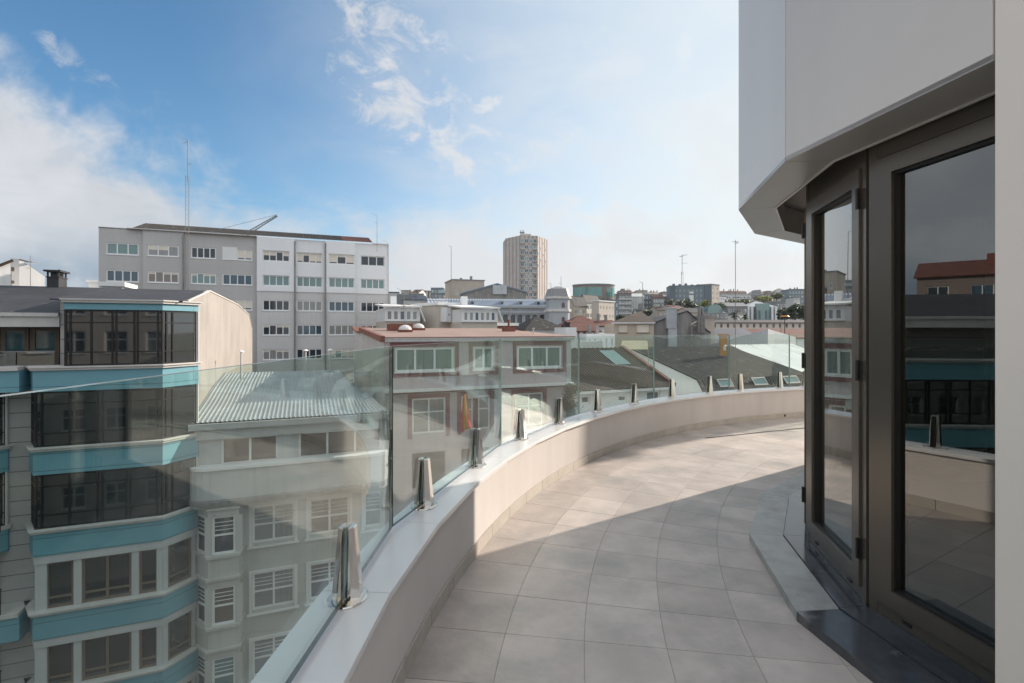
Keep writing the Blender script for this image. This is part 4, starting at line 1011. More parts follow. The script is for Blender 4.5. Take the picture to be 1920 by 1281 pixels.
def slate_building():
    root = Sl.root('charcoal_roof_house', 'house with a wide charcoal tiled mansard roof, three roof windows and a white side wall')
    d = Sl.d(1180); zr = Sl.zd(1180, 652); d1 = Sl.d(1309); z1 = Sl.zd(1309, 712); z0 = Sl.z(1320, 737)
    x1 = Sl.t(1367, d)
    r = corr_roof(0, x1, d1, z1, d, zr, .30, .035); part('roof', r, M['slate2'], root)
    r = corr_roof(0, x1, -.1, z0, d1, z1 + .02, .30, .05); lo = part('mansard_slope', r, M['slate2'], root)
    r = corr_roof(0, x1, d, zr, 2 * d, z1, .3, .04); part('rear_roof', r, M['slate2'], root)
    for a, b in ((1347, 1373), (1412, 1437), (1471, 1497)):
        yA, yB = d1 * .12, d1 * .84; xa, xb = Sl.t(a, d1 * .5), Sl.t(b, d1 * .5); f = lambda y: z0 + (z1 - z0) * (y + .1) / (d1 + .1) + .14
        w = MB(); e = .10
        w.slab((xa, yA, f(yA)), (xa + e, yA, f(yA)), (xa + e, yB, f(yB)), (xa, yB, f(yB)), .12); w.slab((xb - e, yA, f(yA)), (xb, yA, f(yA)), (xb, yB, f(yB)), (xb - e, yB, f(yB)), .12)
        w.slab((xa + e, yA, f(yA)), (xb - e, yA, f(yA)), (xb - e, yA + .08, f(yA + .08)), (xa + e, yA + .08, f(yA + .08)), .12); w.slab((xa + e, yB - .08, f(yB - .08)), (xb - e, yB - .08, f(yB - .08)), (xb - e, yB, f(yB)), (xa + e, yB, f(yB)), .12)
        o = part('roof_window', w, M['metalpole'], root)
        g = MB(); g.quad((xa + e, yA + .08, f(yA + .08) - .04), (xb - e, yA + .08, f(yA + .08) - .04), (xb - e, yB - .08, f(yB - .08) - .04), (xa + e, yB - .08, f(yB - .08) - .04)); sub('pane', g, M['win_g'], o)
    w = MB(); prof = [(0, G), (0, z0 - .02), (d1, z1 - .03), (d, zr - .03), (2 * d, z1 - .03), (2 * d, G)]
    w.add([(.05, y_, z_) for y_, z_ in prof], [tuple(range(6))]); w.add([(x1, y_, z_) for y_, z_ in prof], [tuple(range(5, -1, -1))]); part('side_wall', w, M['white'], root)
    w = MB(); w.quad((0, .05, G), (x1, .05, G), (x1, .05, z0), (0, .05, z0)); part('wall', w, M['white'], root)
    v = MB(); v.slab((-.12, d1, z1 + .08), (.10, d1, z1 + .08), (.10, d, zr + .08), (-.12, d, zr + .08), .14); v.slab((-.12, -.12, z0 + .05), (.10, -.12, z0 + .05), (.10, d1, z1 + .08), (-.12, d1, z1 + .08), .12); part('verge', v, M['slate2'], root)
    # white lit roof beyond the right verge
    root2 = Sl.root('white_roof_house', 'house with a bright white metal roof streaked with rust, next to the charcoal roof')
    xw = x1 + 9.5
    r = corr_roof(x1 + .1, xw, -.1, z1 - 1.0, d, zr + .12, .5, .05); part('roof', r, M['whiteroof'], root2)
    w = MB(); w.box(x1 + .15, .1, G, xw, d, z1 - 1.1); part('wall', w, M['white'], root2)
    w = MB(); w.add([(x1 + .15, .1, z1 - 1.1), (x1 + .15, d, z1 - 1.1), (x1 + .15, d, zr)], [(0, 1, 2)]); w.add([(xw, .1, z1 - 1.1), (xw, d, zr), (xw, d, z1 - 1.1)], [(0, 1, 2)]); w.quad((x1 + .15, d, z1 - 1.1), (xw, d, z1 - 1.1), (xw, d, zr), (x1 + .15, d, zr)); part('side_wall', w, M['white'], root2)
slate_building()
def hip_house():
    A = F(1440, 58.0, 45); root = A.root('grey_gable_house', 'blue grey house corner with two sloping tops, just above the white rusty roof')
    zt = A.z(1440, 617)
    zl = EYE + (HZ - 657) * 55 / FP
    w = MB()
    # corner towards the viewer: left face runs back to the left, right face back to the right
    w.add([(0, 0, G), (0, 0, zt), (0, 8.0, zl), (0, 8.0, G)], [(0, 1, 2, 3)], 0)
    x1 = A.t(1492); w.add([(0, 0, G), (x1, 0, G), (x1, 0, A.z(1492, 632)), (0, 0, zt)], [(0, 1, 2, 3)], 1)
    w.add([(0, 8, zl), (0, 0, zt), (x1, 0, A.z(1492, 632)), (x1, 8, zl)], [(0, 1, 2, 3)], 1)
    part('wall', w, [M['station'], M['palegrey']], root)
hip_house()

# ------------------------------------------------------------------ generic blocks for the town beyond
def block(name, label, px0, px1, ytop, Z, rot, depth, wm, cols=0, rows=0, fh=3.0, ww=.5, wh=.5, gl='win', fr='white_f', roof=None, roofm='redtile', rise=1.5, cap=None, top_off=.7, side=None, side_cols=2, pent=None, band=None, group=None, chim=0, n=2, cat='building'):
    A = F(px0, Z, rot); root = A.root(name, label, cat, group)
    x1 = A.t(px1); zt = A.z((px0 + px1) / 2, ytop)
    rects = []
    if cols:
        cw = x1 / cols
        for j in range(rows):
            for i in range(cols):
                cz = zt - top_off - fh * (j + .5); rects.append((cw * (i + .5 - ww / 2), cw * (i + .5 + ww / 2), cz - fh * wh / 2, cz + fh * wh / 2))
    f = MB(); open_wall(f, 0, x1, G, zt, 0, rects, .25)
    srects = []
    if side:
        cw = depth / side_cols
        for j in range(rows):
            for i in range(side_cols):
                cz = zt - top_off - fh * (j + .5); srects.append((cw * (i + .5 - ww / 2), cw * (i + .5 + ww / 2), cz - fh * wh / 2, cz + fh * wh / 2))
    xs = x1 if side == 'right' else 0
    if side == 'right': open_wall(f, 0, depth, G, zt, 0, srects, .25, xf=lambda a, b, c: (x1 - b, a, c))
    elif side == 'left': open_wall(f, 0, depth, G, zt, 0, srects, .25, xf=lambda a, b, c: (b, depth - a, c))
    if side != 'right': f.quad((x1, 0, G), (x1, depth, G), (x1, depth, zt), (x1, 0, zt))
    if side != 'left': f.quad((0, depth, G), (0, 0, G), (0, 0, zt), (0, depth, zt))
    f.quad((x1, depth, G), (0, depth, G), (0, depth, zt), (x1, depth, zt)); f.quad((0, 0, zt - .02), (x1, 0, zt - .02), (x1, depth, zt - .02), (0, depth, zt - .02))
    part('wall', f, M[wm], root)
    fw = .1 if Z < 150 else .16
    for r in rects: window(root, r, 0, n, None, fr, gl if isinstance(gl, str) else random.choice(gl), fw, .2, blind=random.choice([0, 0, .3, .6]))
    for r in srects:
        if side == 'right': window(root, r, 0, n, None, fr, gl if isinstance(gl, str) else random.choice(gl), fw, .2, side=(x1, r[0], R(90)))
        else: window(root, r, 0, n, None, fr, gl if isinstance(gl, str) else random.choice(gl), fw, .2, side=(0, depth - r[0], R(-90)))
    ro = None
    if roof == 'gable': m = MB(); gable_roof(m, 0, x1, 0, depth, zt, zt + rise); ro = part('roof', m, M[roofm], root); m = MB(); m.add([(0, 0, zt), (0, depth / 2, zt + rise - .15), (0, depth, zt)], [(0, 1, 2)]); m.add([(x1, 0, zt), (x1, depth, zt), (x1, depth / 2, zt + rise - .15)], [(0, 1, 2)]); part('gable', m, M[wm], root)
    elif roof == 'gable_y': m = MB(); gable_roof(m, 0, x1, 0, depth, zt, zt + rise, along='y'); ro = part('roof', m, M[roofm], root); m = MB(); m.add([(0, .02, zt), (x1, .02, zt), (x1 / 2, .02, zt + rise - .15)], [(0, 1, 2)]); part('gable', m, M[wm], root)
    elif roof == 'hip': m = MB(); hip_roof(m, 0, x1, 0, depth, zt, zt + rise, min(x1 * .45, depth * .5)); ro = part('roof', m, M[roofm], root)
    elif roof == 'flat': m = MB(); m.box(-.25, -.25, zt, x1 + .25, depth + .25, zt + .35); ro = part('roof', m, M[roofm], root)
    if pent:
        m = MB(); a, b, h = pent; m.box(x1 * a, depth * .2, zt, x1 * b, depth * .8, zt + h); part('roof_house', m, M[wm], root)
    if band:
        m = MB()
        for j in range(rows): m.box(-.05, -.9, zt - top_off - fh * (j + 1) - .1, x1 + .05, -.003, zt - top_off - fh * (j + 1) + .75)
        part('balcony_bands', m, M[band], root)
    for i in range(chim):
        m = MB(); cx_ = x1 * (.2 + .6 * (i + .5) / chim + random.uniform(-.05, .05)); k_ = .45 if Z < 100 else 1; h = random.uniform(1.2, 2.2) * k_
        m.box(cx_ - .4 * k_, depth * .35, zt, cx_ + .4 * k_, depth * .35 + .8 * k_, zt + h + (rise if roof in ('gable', 'hip') else 0)); part('chimney', m, M['concrete'], root)
    return A, root, x1, zt
SV = ['win', 'win_b', 'win_c']
# --- left, behind the teal building
def left_white():
    A = F(34, 66.0, 50); root = A.root('white_gable_house', 'white house with a sloping parapet catching the sun, far left above the slate roof')
    x1 = A.t(84); za, zb = A.z(34, 484), A.z(84, 519)
    w = MB(); w.add([(0, 0, G), (x1, 0, G), (x1, 0, zb), (0, 0, za)], [(0, 1, 2, 3)]); w.quad((0, 0, G), (0, 0, za), (0, 6, za), (0, 6, G)); w.quad((x1, 0, G), (x1, 6, G), (x1, 6, zb), (x1, 0, zb)); w.quad((0, 0, za), (x1, 0, zb), (x1, 6, zb), (0, 6, za)); part('wall', w, M['white'], root)
    B = F(20, 63.0, 22); x2 = B.t(36)
    root2 = B.root('white_stair_house', 'narrow grey-white stair wall with two small windows beside the sunlit white gable, far left')
    zt = B.z(28, 485); rs = [B.rect(21, 27, 501, 509), B.rect(21, 27, 526, 532)]
    w = MB(); open_wall(w, 0, x2, G, zt, 0, rs, .2); w.quad((0, 0, zt), (x2, 0, zt), (x2, 5, zt), (0, 5, zt)); part('wall', w, M['palegrey'], root2)
    for r in rs: window(root2, r, 0, 2, None, 'brown_f', 'win', .08, .15)
    C = F(-50, 57.0, 50); root3 = C.root('white_lean_to', 'sunlit white wall with a brown sloping roof at the left edge')
    x3 = C.t(20); w = MB(); za, zb = C.z(-50, 522), C.z(20, 491)
    w.add([(0, 0, G), (x3, 0, G), (x3, 0, zb), (0, 0, za)], [(0, 1, 2, 3)]); w.quad((x3, 0, G), (x3, 5, G), (x3, 5, zb), (x3, 0, zb)); part('wall', w, M['white'], root3)
    r = MB(); r.slab((-.2, -.25, za + .3), (x3 + .1, -.25, zb + .3), (x3 + .1, 5, zb + .5), (-.2, 5, za + .5), .3); part('roof', r, M['rustroof'], root3)
left_white()
block('white_cottage', 'tiny white house with a flat cap peeping out left of the apartment block', 166, 190, 530, 75, 22, 8, 'white', 1, 1, 3, .6, .35, roof='flat', roofm='white')
block('roof_shed', 'low pale hut standing behind the slate roof ridge', 192, 229, 537, 42, 22, 3, 'palegrey', roof='flat', roofm='white', rise=.2)
# --- centre
def villa(px0, px1, y_roof, y_top, y_bot, Z, label, nwin, slope_px):
    A = F(px0, Z, 22); root = A.root('white_penthouse', label)
    x1 = A.t(px1); zt = A.z((px0 + px1) / 2, y_top); zb = A.z((px0 + px1) / 2, y_bot); zr = A.z((px0 + px1) / 2, y_roof, 7)
    w = MB(); w.box(0, .3, G, x1, 8, zb); part('wall', w, M['beige2'] if nwin < 7 else M['palegrey'], root)
    h = zt - zb
    rects = [(x1 * (.05 + .9 * i / nwin), x1 * (.05 + .9 * (i + .84) / nwin), zb + h * .08, zt - h * .20) for i in range(nwin)]
    w = MB(); open_wall(w, 0, x1, zb, zt, 0, rects, .15); w.quad((0, 8, zb), (0, 0, zb), (0, 0, zt), (0, 8, zt)); w.quad((x1, 0, zb), (x1, 8, zb), (x1, 8, zt), (x1, 0, zt)); part('gallery', w, M['white'], root)
    for i, r in enumerate(rects): window(root, r, 0, 1, None, 'white_f', ('win_c', 'win_c', 'win_b')[i % 3], .1, .12)
    r = MB(); r.slab((-.3, -.5, zt + .22), (x1 + .1, -.5, zt + .22), (x1 - 2.0, 7, zr), (-.3, 7, zr), .16); part('roof', r, M['white'], root)
    s = MB(); s.slab((x1 - .1, -.4, zt + .1), (x1 + .55, -.4, zb), (x1 + .55, 6, zb), (x1 - .5, 6, zt + .2), .1); part('end_slope', s, M['white'], root)
    c = MB(); cx_ = x1 * .35; c.box(cx_, 5, zr - .5, cx_ + .7, 5.6, zr + .9); part('chimney', c, M['white'], root)
villa(722, 788, 571, 577.5, 602.5, 58, 'white penthouse with a row of windows behind the red roof hatch', 5, 0)
villa(866, 934, 572, 580, 604, 56, 'white penthouse gallery with six windows and a white roof, right of the beige walls', 6, 0)
block('beige_rear_wall', 'plain tan rear building in shade between the two white penthouses', 770, 822, 570, 72, 22, 10, 'tan')
A_, root_, x1_, zt_ = block('cream_side_house', 'cream sunlit house with one slit window and small glazed balcony beside the white gallery', 822, 868, 573, 60, 40, 6, 'beige2', roof='flat', roofm='white')
b_ = MB(); q0, q1 = A_.t(826), A_.t(836); b_.box(q0, -1.2, A_.z(830, 604), q1, -.004, A_.z(830, 577)); part('glazed_balcony', b_, M['white'], root_)
window(root_, (q0 + .15, q1 - .15, A_.z(830, 594), A_.z(830, 587)), -1.36, 2, None, 'white_f', 'win', .08, .14)
window(root_, A_.rect(843, 846, 590, 604), -.12, 1, None, 'brown_f', 'win', .05, .11)
def station():
    A = F(800, 128.0, 6); root = A.root('arcaded_building', 'long pale blue-grey building with a row of arches and a ribbed blue-grey roof')
    x1 = A.t(1034); zt = A.z(900, 575); zb = G; zl = A.z(1000, 585)
    arches = [A.rect(p, p + 9, 590, 606) for p in (872, 905, 917, 930, 943, 957, 970, 985, 998, 1012)] + [A.rect(p, p + 9, 590, 606) for p in (812, 832, 852)]
    w = MB(); open_wall(w, 0, x1, G, zt, 0, arches, .8); w.quad((0, 14, G), (0, 0, G), (0, 0, zt), (0, 14, zt)); part('wall', w, M['station'], root)
    for a, b, c, d in arches:
        k = MB(); k.quad((a, .7, c), (b, .7, c), (b, .7, d), (a, .7, d)); part('arch_glass', k, M['win'], root)
        m_ = (a + b) / 2; rr = (b - a) / 2; k = MB(); N = 10
        for s_ in (0, 1):
            pts = [(m_ + rr * math.cos(R(180 * i / N)), d - rr + rr * math.sin(R(180 * i / N))) for i in range(N + 1)]
            half = pts[: N // 2 + 1] if s_ == 0 else pts[N // 2:]
            cx_ = b if s_ == 0 else a
            k.add([(cx_, .02, d)] + [(p[0], .02, p[1]) for p in half], [tuple(range(len(half) + 1))])
        part('arch_spandrel', k, M['station'], root)
    c = MB(); c.box(-.2, -.5, zl - .3, x1, -.003, zl + .25); c.box(-.2, -.7, zt - .3, x1, -.003, zt + .2)
    for i in range(60): c.box(x1 * i / 60, -.45, zl - .7, x1 * i / 60 + .35, -.004, zl - .31)
    part('cornice', c, M['station'], root)
    zr = A.z(900, 561, 9); r = MB(); r.slab((-.3, -.6, zt + .22), (x1, -.6, zt + .22), (x1, 5, zr - .6), (-.3, 5, zr - .6), .2); r.slab((-.3, 5, zr - .6), (x1, 5, zr - .6), (x1, 9, zr), (-.3, 9, zr), .2); ro = part('roof', r, M['station_roof'], root)
    k = MB()
    for i in range(46):
        xx = x1 * i / 46; k.slab((xx, 4.6, zr - .6), (xx + .28, 4.6, zr - .6), (xx + .28, 9, zr + .08), (xx, 9, zr + .08), .1)
    sub('ribs', k, M['rib'], ro)
    for px in (885, 940, 975, 1008, 1022):
        xx = A.t(px, 2); k = MB(); k.box(xx - .5, 1.0, zt + .2, xx + .6, 3.2, zt + 1.5); o = part('dormer', k, M['station'], root)
        g = MB(); g.quad((xx - .3, .98, zt + .45), (xx + .4, .98, zt + .45), (xx + .4, .98, zt + 1.3), (xx - .3, .98, zt + 1.3)); sub('pane', g, M['win'], o)
    # corner tower with a faceted lead roof
    t = F(1031, 122, 10); rt = t.root('domed_corner_tower', 'pale stone corner tower with faceted grey dome at the end of the arcades', 'tower')
    x1 = t.t(1070); d = x1; z1 = t.z(1050, 556); zr = t.z(1050, 541); za = t.z(1050, 582)
    ch = x1 * .14
    octo = lambda o_: [(ch - o_ * .4, -o_), (x1 - ch + o_ * .4, -o_), (x1 + o_, ch - o_ * .4), (x1 + o_, d - ch), (x1 - ch, d + o_), (ch, d + o_), (-o_, d - ch), (-o_, ch - o_ * .4)]
    w = MB(); w.prism(octo(0), G, z1); part('wall', w, M['station'], rt)
    c = MB(); c.prism(octo(.45), z1 - .5, z1); c.prism(octo(.35), za - .3, za + .3); part('cornice', c, M['cornice'], rt)
    r = MB(); a = octo(.2); b = [(x1 / 2 + (p[0] - x1 / 2) * .80, d / 2 + (p[1] - d / 2) * .80) for p in a]; e = [(x1 / 2 + (p[0] - x1 / 2) * .12, d / 2 + (p[1] - d / 2) * .12) for p in a]
    r.add([(p[0], p[1], z1 + .01) for p in a] + [(p[0], p[1], zr) for p in b] + [(p[0], p[1], zr + .7) for p in e], [(j * 8 + i, j * 8 + (i + 1) % 8, j * 8 + 8 + (i + 1) % 8, j * 8 + 8 + i) for j in (0, 1) for i in range(8)] + [tuple(range(16, 24))]); part('roof', r, M['dome'], rt)
    for y0, y1_ in ((567, 577), (594, 604)):
        for px in (1056,):
            rr = t.rect(px - 3, px + 3, y0, y1_); m_ = (rr[0] + rr[1]) / 2; k = MB(); h = (rr[1] - rr[0]) / 2
            k.add([(rr[0], -.06, rr[2]), (rr[1], -.06, rr[2])] + [(m_ + h * math.cos(R(180 * i / 8)), -.06, rr[3] - h + h * math.sin(R(180 * i / 8))) for i in range(9)], [tuple(range(11))]); fo = part('arched_window', k, M['maroon'], rt)
            g = MB(); g.add([(rr[0] + .15, -.08, rr[2] + .15), (rr[1] - .15, -.08, rr[2] + .15)] + [(m_ + (h - .15) * math.cos(R(180 * i / 8)), -.08, rr[3] - h + (h - .15) * math.sin(R(180 * i / 8))) for i in range(9)], [tuple(range(11))]); sub('pane', g, M['win'], fo)
        k = MB(); xx = x1 + .05; zA, zB = t.z(1070, y1_), t.z(1070, y0); k.quad((xx, d * .35, zA), (xx, d * .65, zA), (xx, d * .65, zB), (xx, d * .35, zB)); part('arched_window', k, M['maroon'], rt)
station()
def shed():
    A = F(866, 160.0, 6); root = A.root('grey_shed', 'big grey shed with wide low gable and stained sheeting before the tower block', 'shed')
    x1 = A.t(986); xp = A.t(932); zs, zp, z2 = A.z(866, 552), A.z(932, 533), A.z(986, 549)
    w = MB(); w.add([(0, 0, G), (x1, 0, G), (x1, 0, z2), (xp, 0, zp), (0, 0, zs)], [(0, 1, 2, 3, 4)]); part('wall', w, M['concrete'], root)
    r = MB(); r.slab((-.5, -.4, zs + .3), (xp, -.4, zp + .3), (xp, 30, zp + .3), (-.5, 30, zs + .3), .4); r.slab((xp, -.4, zp + .3), (x1 + .5, -.4, z2 + .3), (x1 + .5, 30, z2 + .3), (xp, 30, zp + .3), .4); part('roof', r, M['station_roof'], root)
    k = MB(); a, b = A.t(924), A.t(950); k.box(a, -.6, A.z(937, 552), b, -.01, A.z(937, 535)); part('metal_panel', k, M['zinc'], root)
shed()
block('beige_house', 'beige house with a white left side and two blue windows, left of the grey shed', 848, 908, 526, 185, 18, 14, 'beige', 4, 1, 4.2, .3, .42, gl='win_b', roof='flat', roofm='concrete', side=None, chim=2, top_off=2.2)
# --- the tower block
def tower():
    A = F(975, 258.0, 8); root = A.root('tower_block', 'tall beige tower block with chamfered corners and brown vertical stripes', 'tower')
    x1 = A.t(1007); zt = A.z(990, 442); fh = 3.0; N = 18
    xl = A.t(948, 11); xr = A.t(1024.5, 11)
    pts = [(xl, 22), (xl, 9.5), (0, 0), (x1, 0), (xr, 9.5), (xr, 22)]
    w = MB(); w.prism(pts, G, zt); part('wall', w, M['towerw'], root)
    sd_ = MB(); cnt = 0
    for i in (1, 2, 3):
        a, b = Vector(pts[i]), Vector(pts[i + 1]); L = (b - a).length; d = (b - a) / L; nr = Vector((d.y, -d.x)); ang = math.atan2(d.y, d.x)
        sd_.xf = (lambda a, d, nr: (lambda s, n_, z_: (a.x + d.x * s + nr.x * n_, a.y + d.y * s + nr.y * n_, z_)))(a, d, nr)
        nst = 4 if i == 2 else 4
        for k in range(nst + 1):
            s = L * k / nst; sd_.box(s - .3, .004, G, s + .3, .12, zt)
        for j in range(N):
            zz_ = zt - 1.2 - fh * (j + .5)
            if zz_ < 3: break
            for k in range(nst):
                if i != 2 and (k + j) % 2: continue
                wl = L / nst; wdt = wl * (.80 if i == 2 else .28); p = a + d * (wl * (k + .5) - wdt / 2)
                if cnt < 100:
                    o = window(root, (0, wdt, zz_ - (1.0 if i == 2 else .7), zz_ + (1.0 if i == 2 else .7)), 0, 2, None, 'white_f', random.choice(['win_b', 'win_b', 'win_g', 'win_c', 'win']) if i == 2 else 'win_r', .13, .02, side=(p.x + nr.x * .10, p.y + nr.y * .10, ang)); cnt += 1
    sd_.xf = None; part('pilasters', sd_, M['towerp'], root)
    for j in range(N):
        zz_ = zt - 1.2 - fh * (j + 1)
        if zz_ < 3: break
        for a, c in ((.3, x1 * .26), (x1 * .74, x1 - .3)):
            b = MB(); b.box(a, -.9, zz_ - .25, c, -.14, zz_ + .35); part('balcony', b, M['tan'], root)
    r = MB(); c0 = A.t(982); c1 = A.t(1000); zr = A.z(990, 434)
    m_ = [(xl, 9.5), (0, 0), (x1, 0), (xr, 9.5), (xr, 22), (xl, 22)]; hh = [(c0 - 3, 9), (c0, 6), (c1, 6), (c1 + 3, 9), (c1 + 3, 14), (c0 - 3, 14)]
    r.add([(p[0], p[1], zt + .01) for p in m_] + [(p[0], p[1], zr - 1.5) for p in hh], [(i, (i + 1) % 6, 6 + (i + 1) % 6, 6 + i) for i in range(6)] + [tuple(range(6, 12))]); part('roof', r, M['tan'], root)
    k = MB(); k.box(c0, 6.5, zr - 1.5, c1, 12, zr); part('plant_room', k, M['beige2'], root)
    k = MB(); cx_ = A.t(979, 8)
    for dx in (-.8, 0, .8): k.tube((cx_ + dx, 8, zr - 1), (cx_ + dx, 8, zr + 2.2), .14)
    k.box(cx_ - 1.2, 7.6, zr + .5, cx_ + 1.2, 8.4, zr + 1.2); part('aerials', k, M['metalpole'], root)
tower()
# --- right of the tower
def curved_office():
    A = F(1118, 345.0, 0); root = A.root('curved_office', 'curved office building with green glass on its upper floors behind the white flats')
    rx = (1158 - 1078) / 2 * 345 / FP; ztop = EYE + (HZ - 534) * 345 / FP; zm = EYE + (HZ - 556) * 345 / FP; ry = rx * .8
    N = 48
    p = lambda i, f=1: (f * rx * math.cos(2 * math.pi * i / N), ry + f * ry * math.sin(2 * math.pi * i / N))
    w = MB(); w.prism([p(i) for i in range(N)], G, ztop); part('wall', w, M['brownstone'], root)
    g = MB()
    for i in range(26, 47):
        if i in (38, 39, 42): continue
        a, b = p(i, 1.01), p(i + 1, 1.01); g.quad((*a, zm), (*b, zm), (*b, ztop - 1.5), (*a, ztop - 1.5))
    part('glass_front', g, M['curtain'], root)
    r = MB(); r.prism([p(i, 1.03) for i in range(N)], ztop, ztop + .8); part('roof', r, M['bluegrey'], root)
    for i in range(26, 47, 2):
        for k in range(3):
            a, b = p(i + .2, 1.012), p(i + 1.0, 1.012); zz_ = zm - 3.2 - 3.4 * k; q = MB(); q.quad((*a, zz_), (*b, zz_), (*b, zz_ + 1.8), (*a, zz_ + 1.8)); part('window', q, M['win_b'], root)
curved_office()
block('ochre_flats', 'cream and ochre flats with a dark curved roof right of the domed tower', 1077, 1100, 572, 170, 42, 3, 'beige', 3, 4, 3.0, .55, .5, gl=SV, roof='gable', roofm='slate', rise=3, top_off=.8)
block('glazed_balcony_flats', 'white sunlit block of flats with rows of glazed balconies', 1099, 1125, 566, 178, 46, 3, 'white', 4, 6, 2.9, .75, .5, gl='win_c', roof='gable', roofm='slate', rise=2.5, top_off=.6)
block('cream_flats', 'cream sunlit block of flats with small dark windows and a blue right side', 1123, 1152, 566, 172, 46, 3, 'beige2', 5, 6, 2.9, .3, .36, gl='win', roof='flat', roofm='white', top_off=.6, n=1)
block('blue_flats', 'narrow blue-sided block behind the cream flats', 1146, 1160, 562, 205, 30, 12, 'bluegrey', 2, 5, 3, .5, .5, gl=SV)
block('grey_balcony_flats', 'grey block of flats with long balcony bands and a red roof strip', 1160, 1184, 551, 330, -6, 16, 'midgrey', 4, 7, 3.1, .7, .45, gl=SV, roof='flat', roofm='redtile', band='palegrey')
block('striped_flats', 'pale block of flats with dark vertical strips of windows, below the hill', 1183, 1207, 556, 335, -4, 16, 'palegrey', 5, 6, 3.1, .4, .75, gl='win', roof='gable', roofm='palegrey', rise=2.5)
block('slate_blue_flats', 'slate blue block of flats with balconies beside the striped flats', 1206, 1226, 552, 340, -6, 16, 'bluegrey', 4, 6, 3.1, .5, .5, gl=SV, band='midgrey')
block('green_window_flats', 'grey flats with wide green-tinted window rows and a pale red roof', 1225, 1245, 558, 330, -6, 14, 'midgrey', 5, 5, 3.1, .7, .6, gl='win_g', roof='gable', roofm='redtile', rise=2)
block('grey_brick_flats', 'grey brown flats squeezed between the green-windowed flats and the big blue block', 1243, 1258, 556, 345, -6, 14, 'brownstone', 3, 5, 3.1, .6, .5, gl=SV)
block('hill_flats', 'red brown flats with a pale roof house on the hill crest, left', 1160, 1181, 545, 460, -5, 16, 'brownstone', 4, 1, 3.4, .5, .45, gl=SV, pent=(.3, .6, 2))
block('hill_house', 'pale house with a chimney on the hill crest behind the mast', 1194, 1214, 545, 470, -5, 16, 'tan', 3, 1, 3.4, .4, .45, gl=SV, roof='flat', roofm='concrete', chim=2)
block('hill_terrace', 'long low tan terrace on the hill crest', 1212, 1245, 551, 480, -8, 16, 'tan', 6, 1, 3.4, .4, .4, gl=SV, roof='gable', roofm='tan', rise=2, chim=3)
block('pink_flats', 'pinkish flats with white balcony bands left of the big blue block', 1242, 1257, 547, 420, -5, 16, 'brownstone', 3, 3, 3, .6, .4, gl=SV, band='whiteren')
def big_blue():
    A, root, x1, zt = block('blue_grey_block', 'large blue-grey block of flats with a white stair slot in the middle, on the hill', 1256, 1334, 536, 330, -10, 18, 'bluegrey', 10, 6, 3.2, .34, .42, gl='win_c', fr='palegrey', roof='flat', roofm='darkblue', top_off=1.5, n=1, side='right', side_cols=3)
    k = MB(); a, b = x1 * .47, x1 * .57; k.box(a, -.6, zt - 14, b, -.003, zt - 6); k.box(a, -.6, zt - 5.0, b, -.003, zt - 3.8); part('stair_slot', k, M['white'], root)
    for i in range(6):
        m = MB(); xx = x1 * (.1 + .15 * i); m.box(xx, 6, zt + .3, xx + 1.4, 8, zt + random.uniform(1.2, 2.4)); part('chimney', m, M['darkblue'], root)
    k = MB(); k.box(0, -.9, G, x1 * .13, -.004, zt - .2); k.box(x1 * .83, -.9, G, x1, -.004, zt - .2); part('wing', k, M['darkblue'], root)
big_blue()
block('blue_block_end', 'tall dark end of the big blue block, its right face cream in the sun', 1333, 1349, 534, 326, 40, 10, 'beige2', 2, 6, 3.2, .25, .4, gl='win', roof='flat', roofm='darkblue')
block('low_bar_block', 'long pale grey bar of flats with dark window bands, right of the big blue block', 1352, 1408, 552, 430, -3, 18, 'palegrey', 8, 3, 4.0, .85, .42, gl='win_b', roof='flat', roofm='midgrey', chim=4)
block('red_roof_row', 'thin row of pale houses with a red roof line on the skyline', 1350, 1400, 548, 520, -3, 14, 'tan', 8, 1, 3.4, .4, .4, gl=SV, roof='gable', roofm='redtile', rise=1.8, chim=5)
block('skyline_house', 'grey house with two square roof boxes on the skyline', 1398, 1452, 552, 500, -3, 16, 'midgrey', 8, 2, 3.4, .5, .4, gl=SV, roof='flat', roofm='palegrey', pent=(.40, .58, 4.5))
block('skyline_stack', 'single brown roof box on the skyline above the yellow-green trees', 1438, 1446, 546, 495, -3, 8, 'brownstone', roof='flat', roofm='brownstone')
block('dark_upper_flats', 'tan flats with a steep grey roof right of the skyline box', 1453, 1482, 548, 460, -6, 16, 'tan', 6, 4, 3.4, .4, .42, gl=SV, roof='hip', roofm='concrete', rise=4)
block('right_blue_flats', 'blue-grey flats with a dark attic floor at the right edge of the skyline', 1479, 1512, 543, 380, -8, 16, 'bluegrey', 6, 5, 3.2, .6, .5, gl='win_b', roof='flat', roofm='darkblue', chim=3)
block('grid_flats', 'grey flats with square white-framed windows above the dark trees', 1456, 1486, 566, 330, -6, 14, 'midgrey', 5, 3, 3.6, .6, .55, gl='win', roof='flat', roofm='midgrey')
def glass_offices():
    A, root, x1, zt = block('glass_offices', 'office building of pale blue glass with white corner fins and a grey hipped roof', 1402, 1454, 575, 262, -4, 14, 'bluegrey', 9, 4, 3.0, .84, .8, gl='win_b', fr='palegrey', roof='hip', roofm='zinc', rise=3.0, top_off=.3)
    k = MB()
    for f_ in (0, .14, .86, 1.0): k.box(x1 * f_ - .5, -1.0, G, x1 * f_ + .5, -.004, zt)
    part('fin', k, M['white'], root)
    k = MB(); k.box(x1 * .26, -1.6, G, x1 * .74, -.005, zt + 1.5); part('central_glazing', k, M['win_g'], root)
    k = MB()
    for f_ in (.26, .38, .62, .74): k.box(x1 * f_ - .35, -1.9, G, x1 * f_ + .35, -1.602, zt - 2)
    part('piers', k, M['darkblue'], root)
glass_offices()
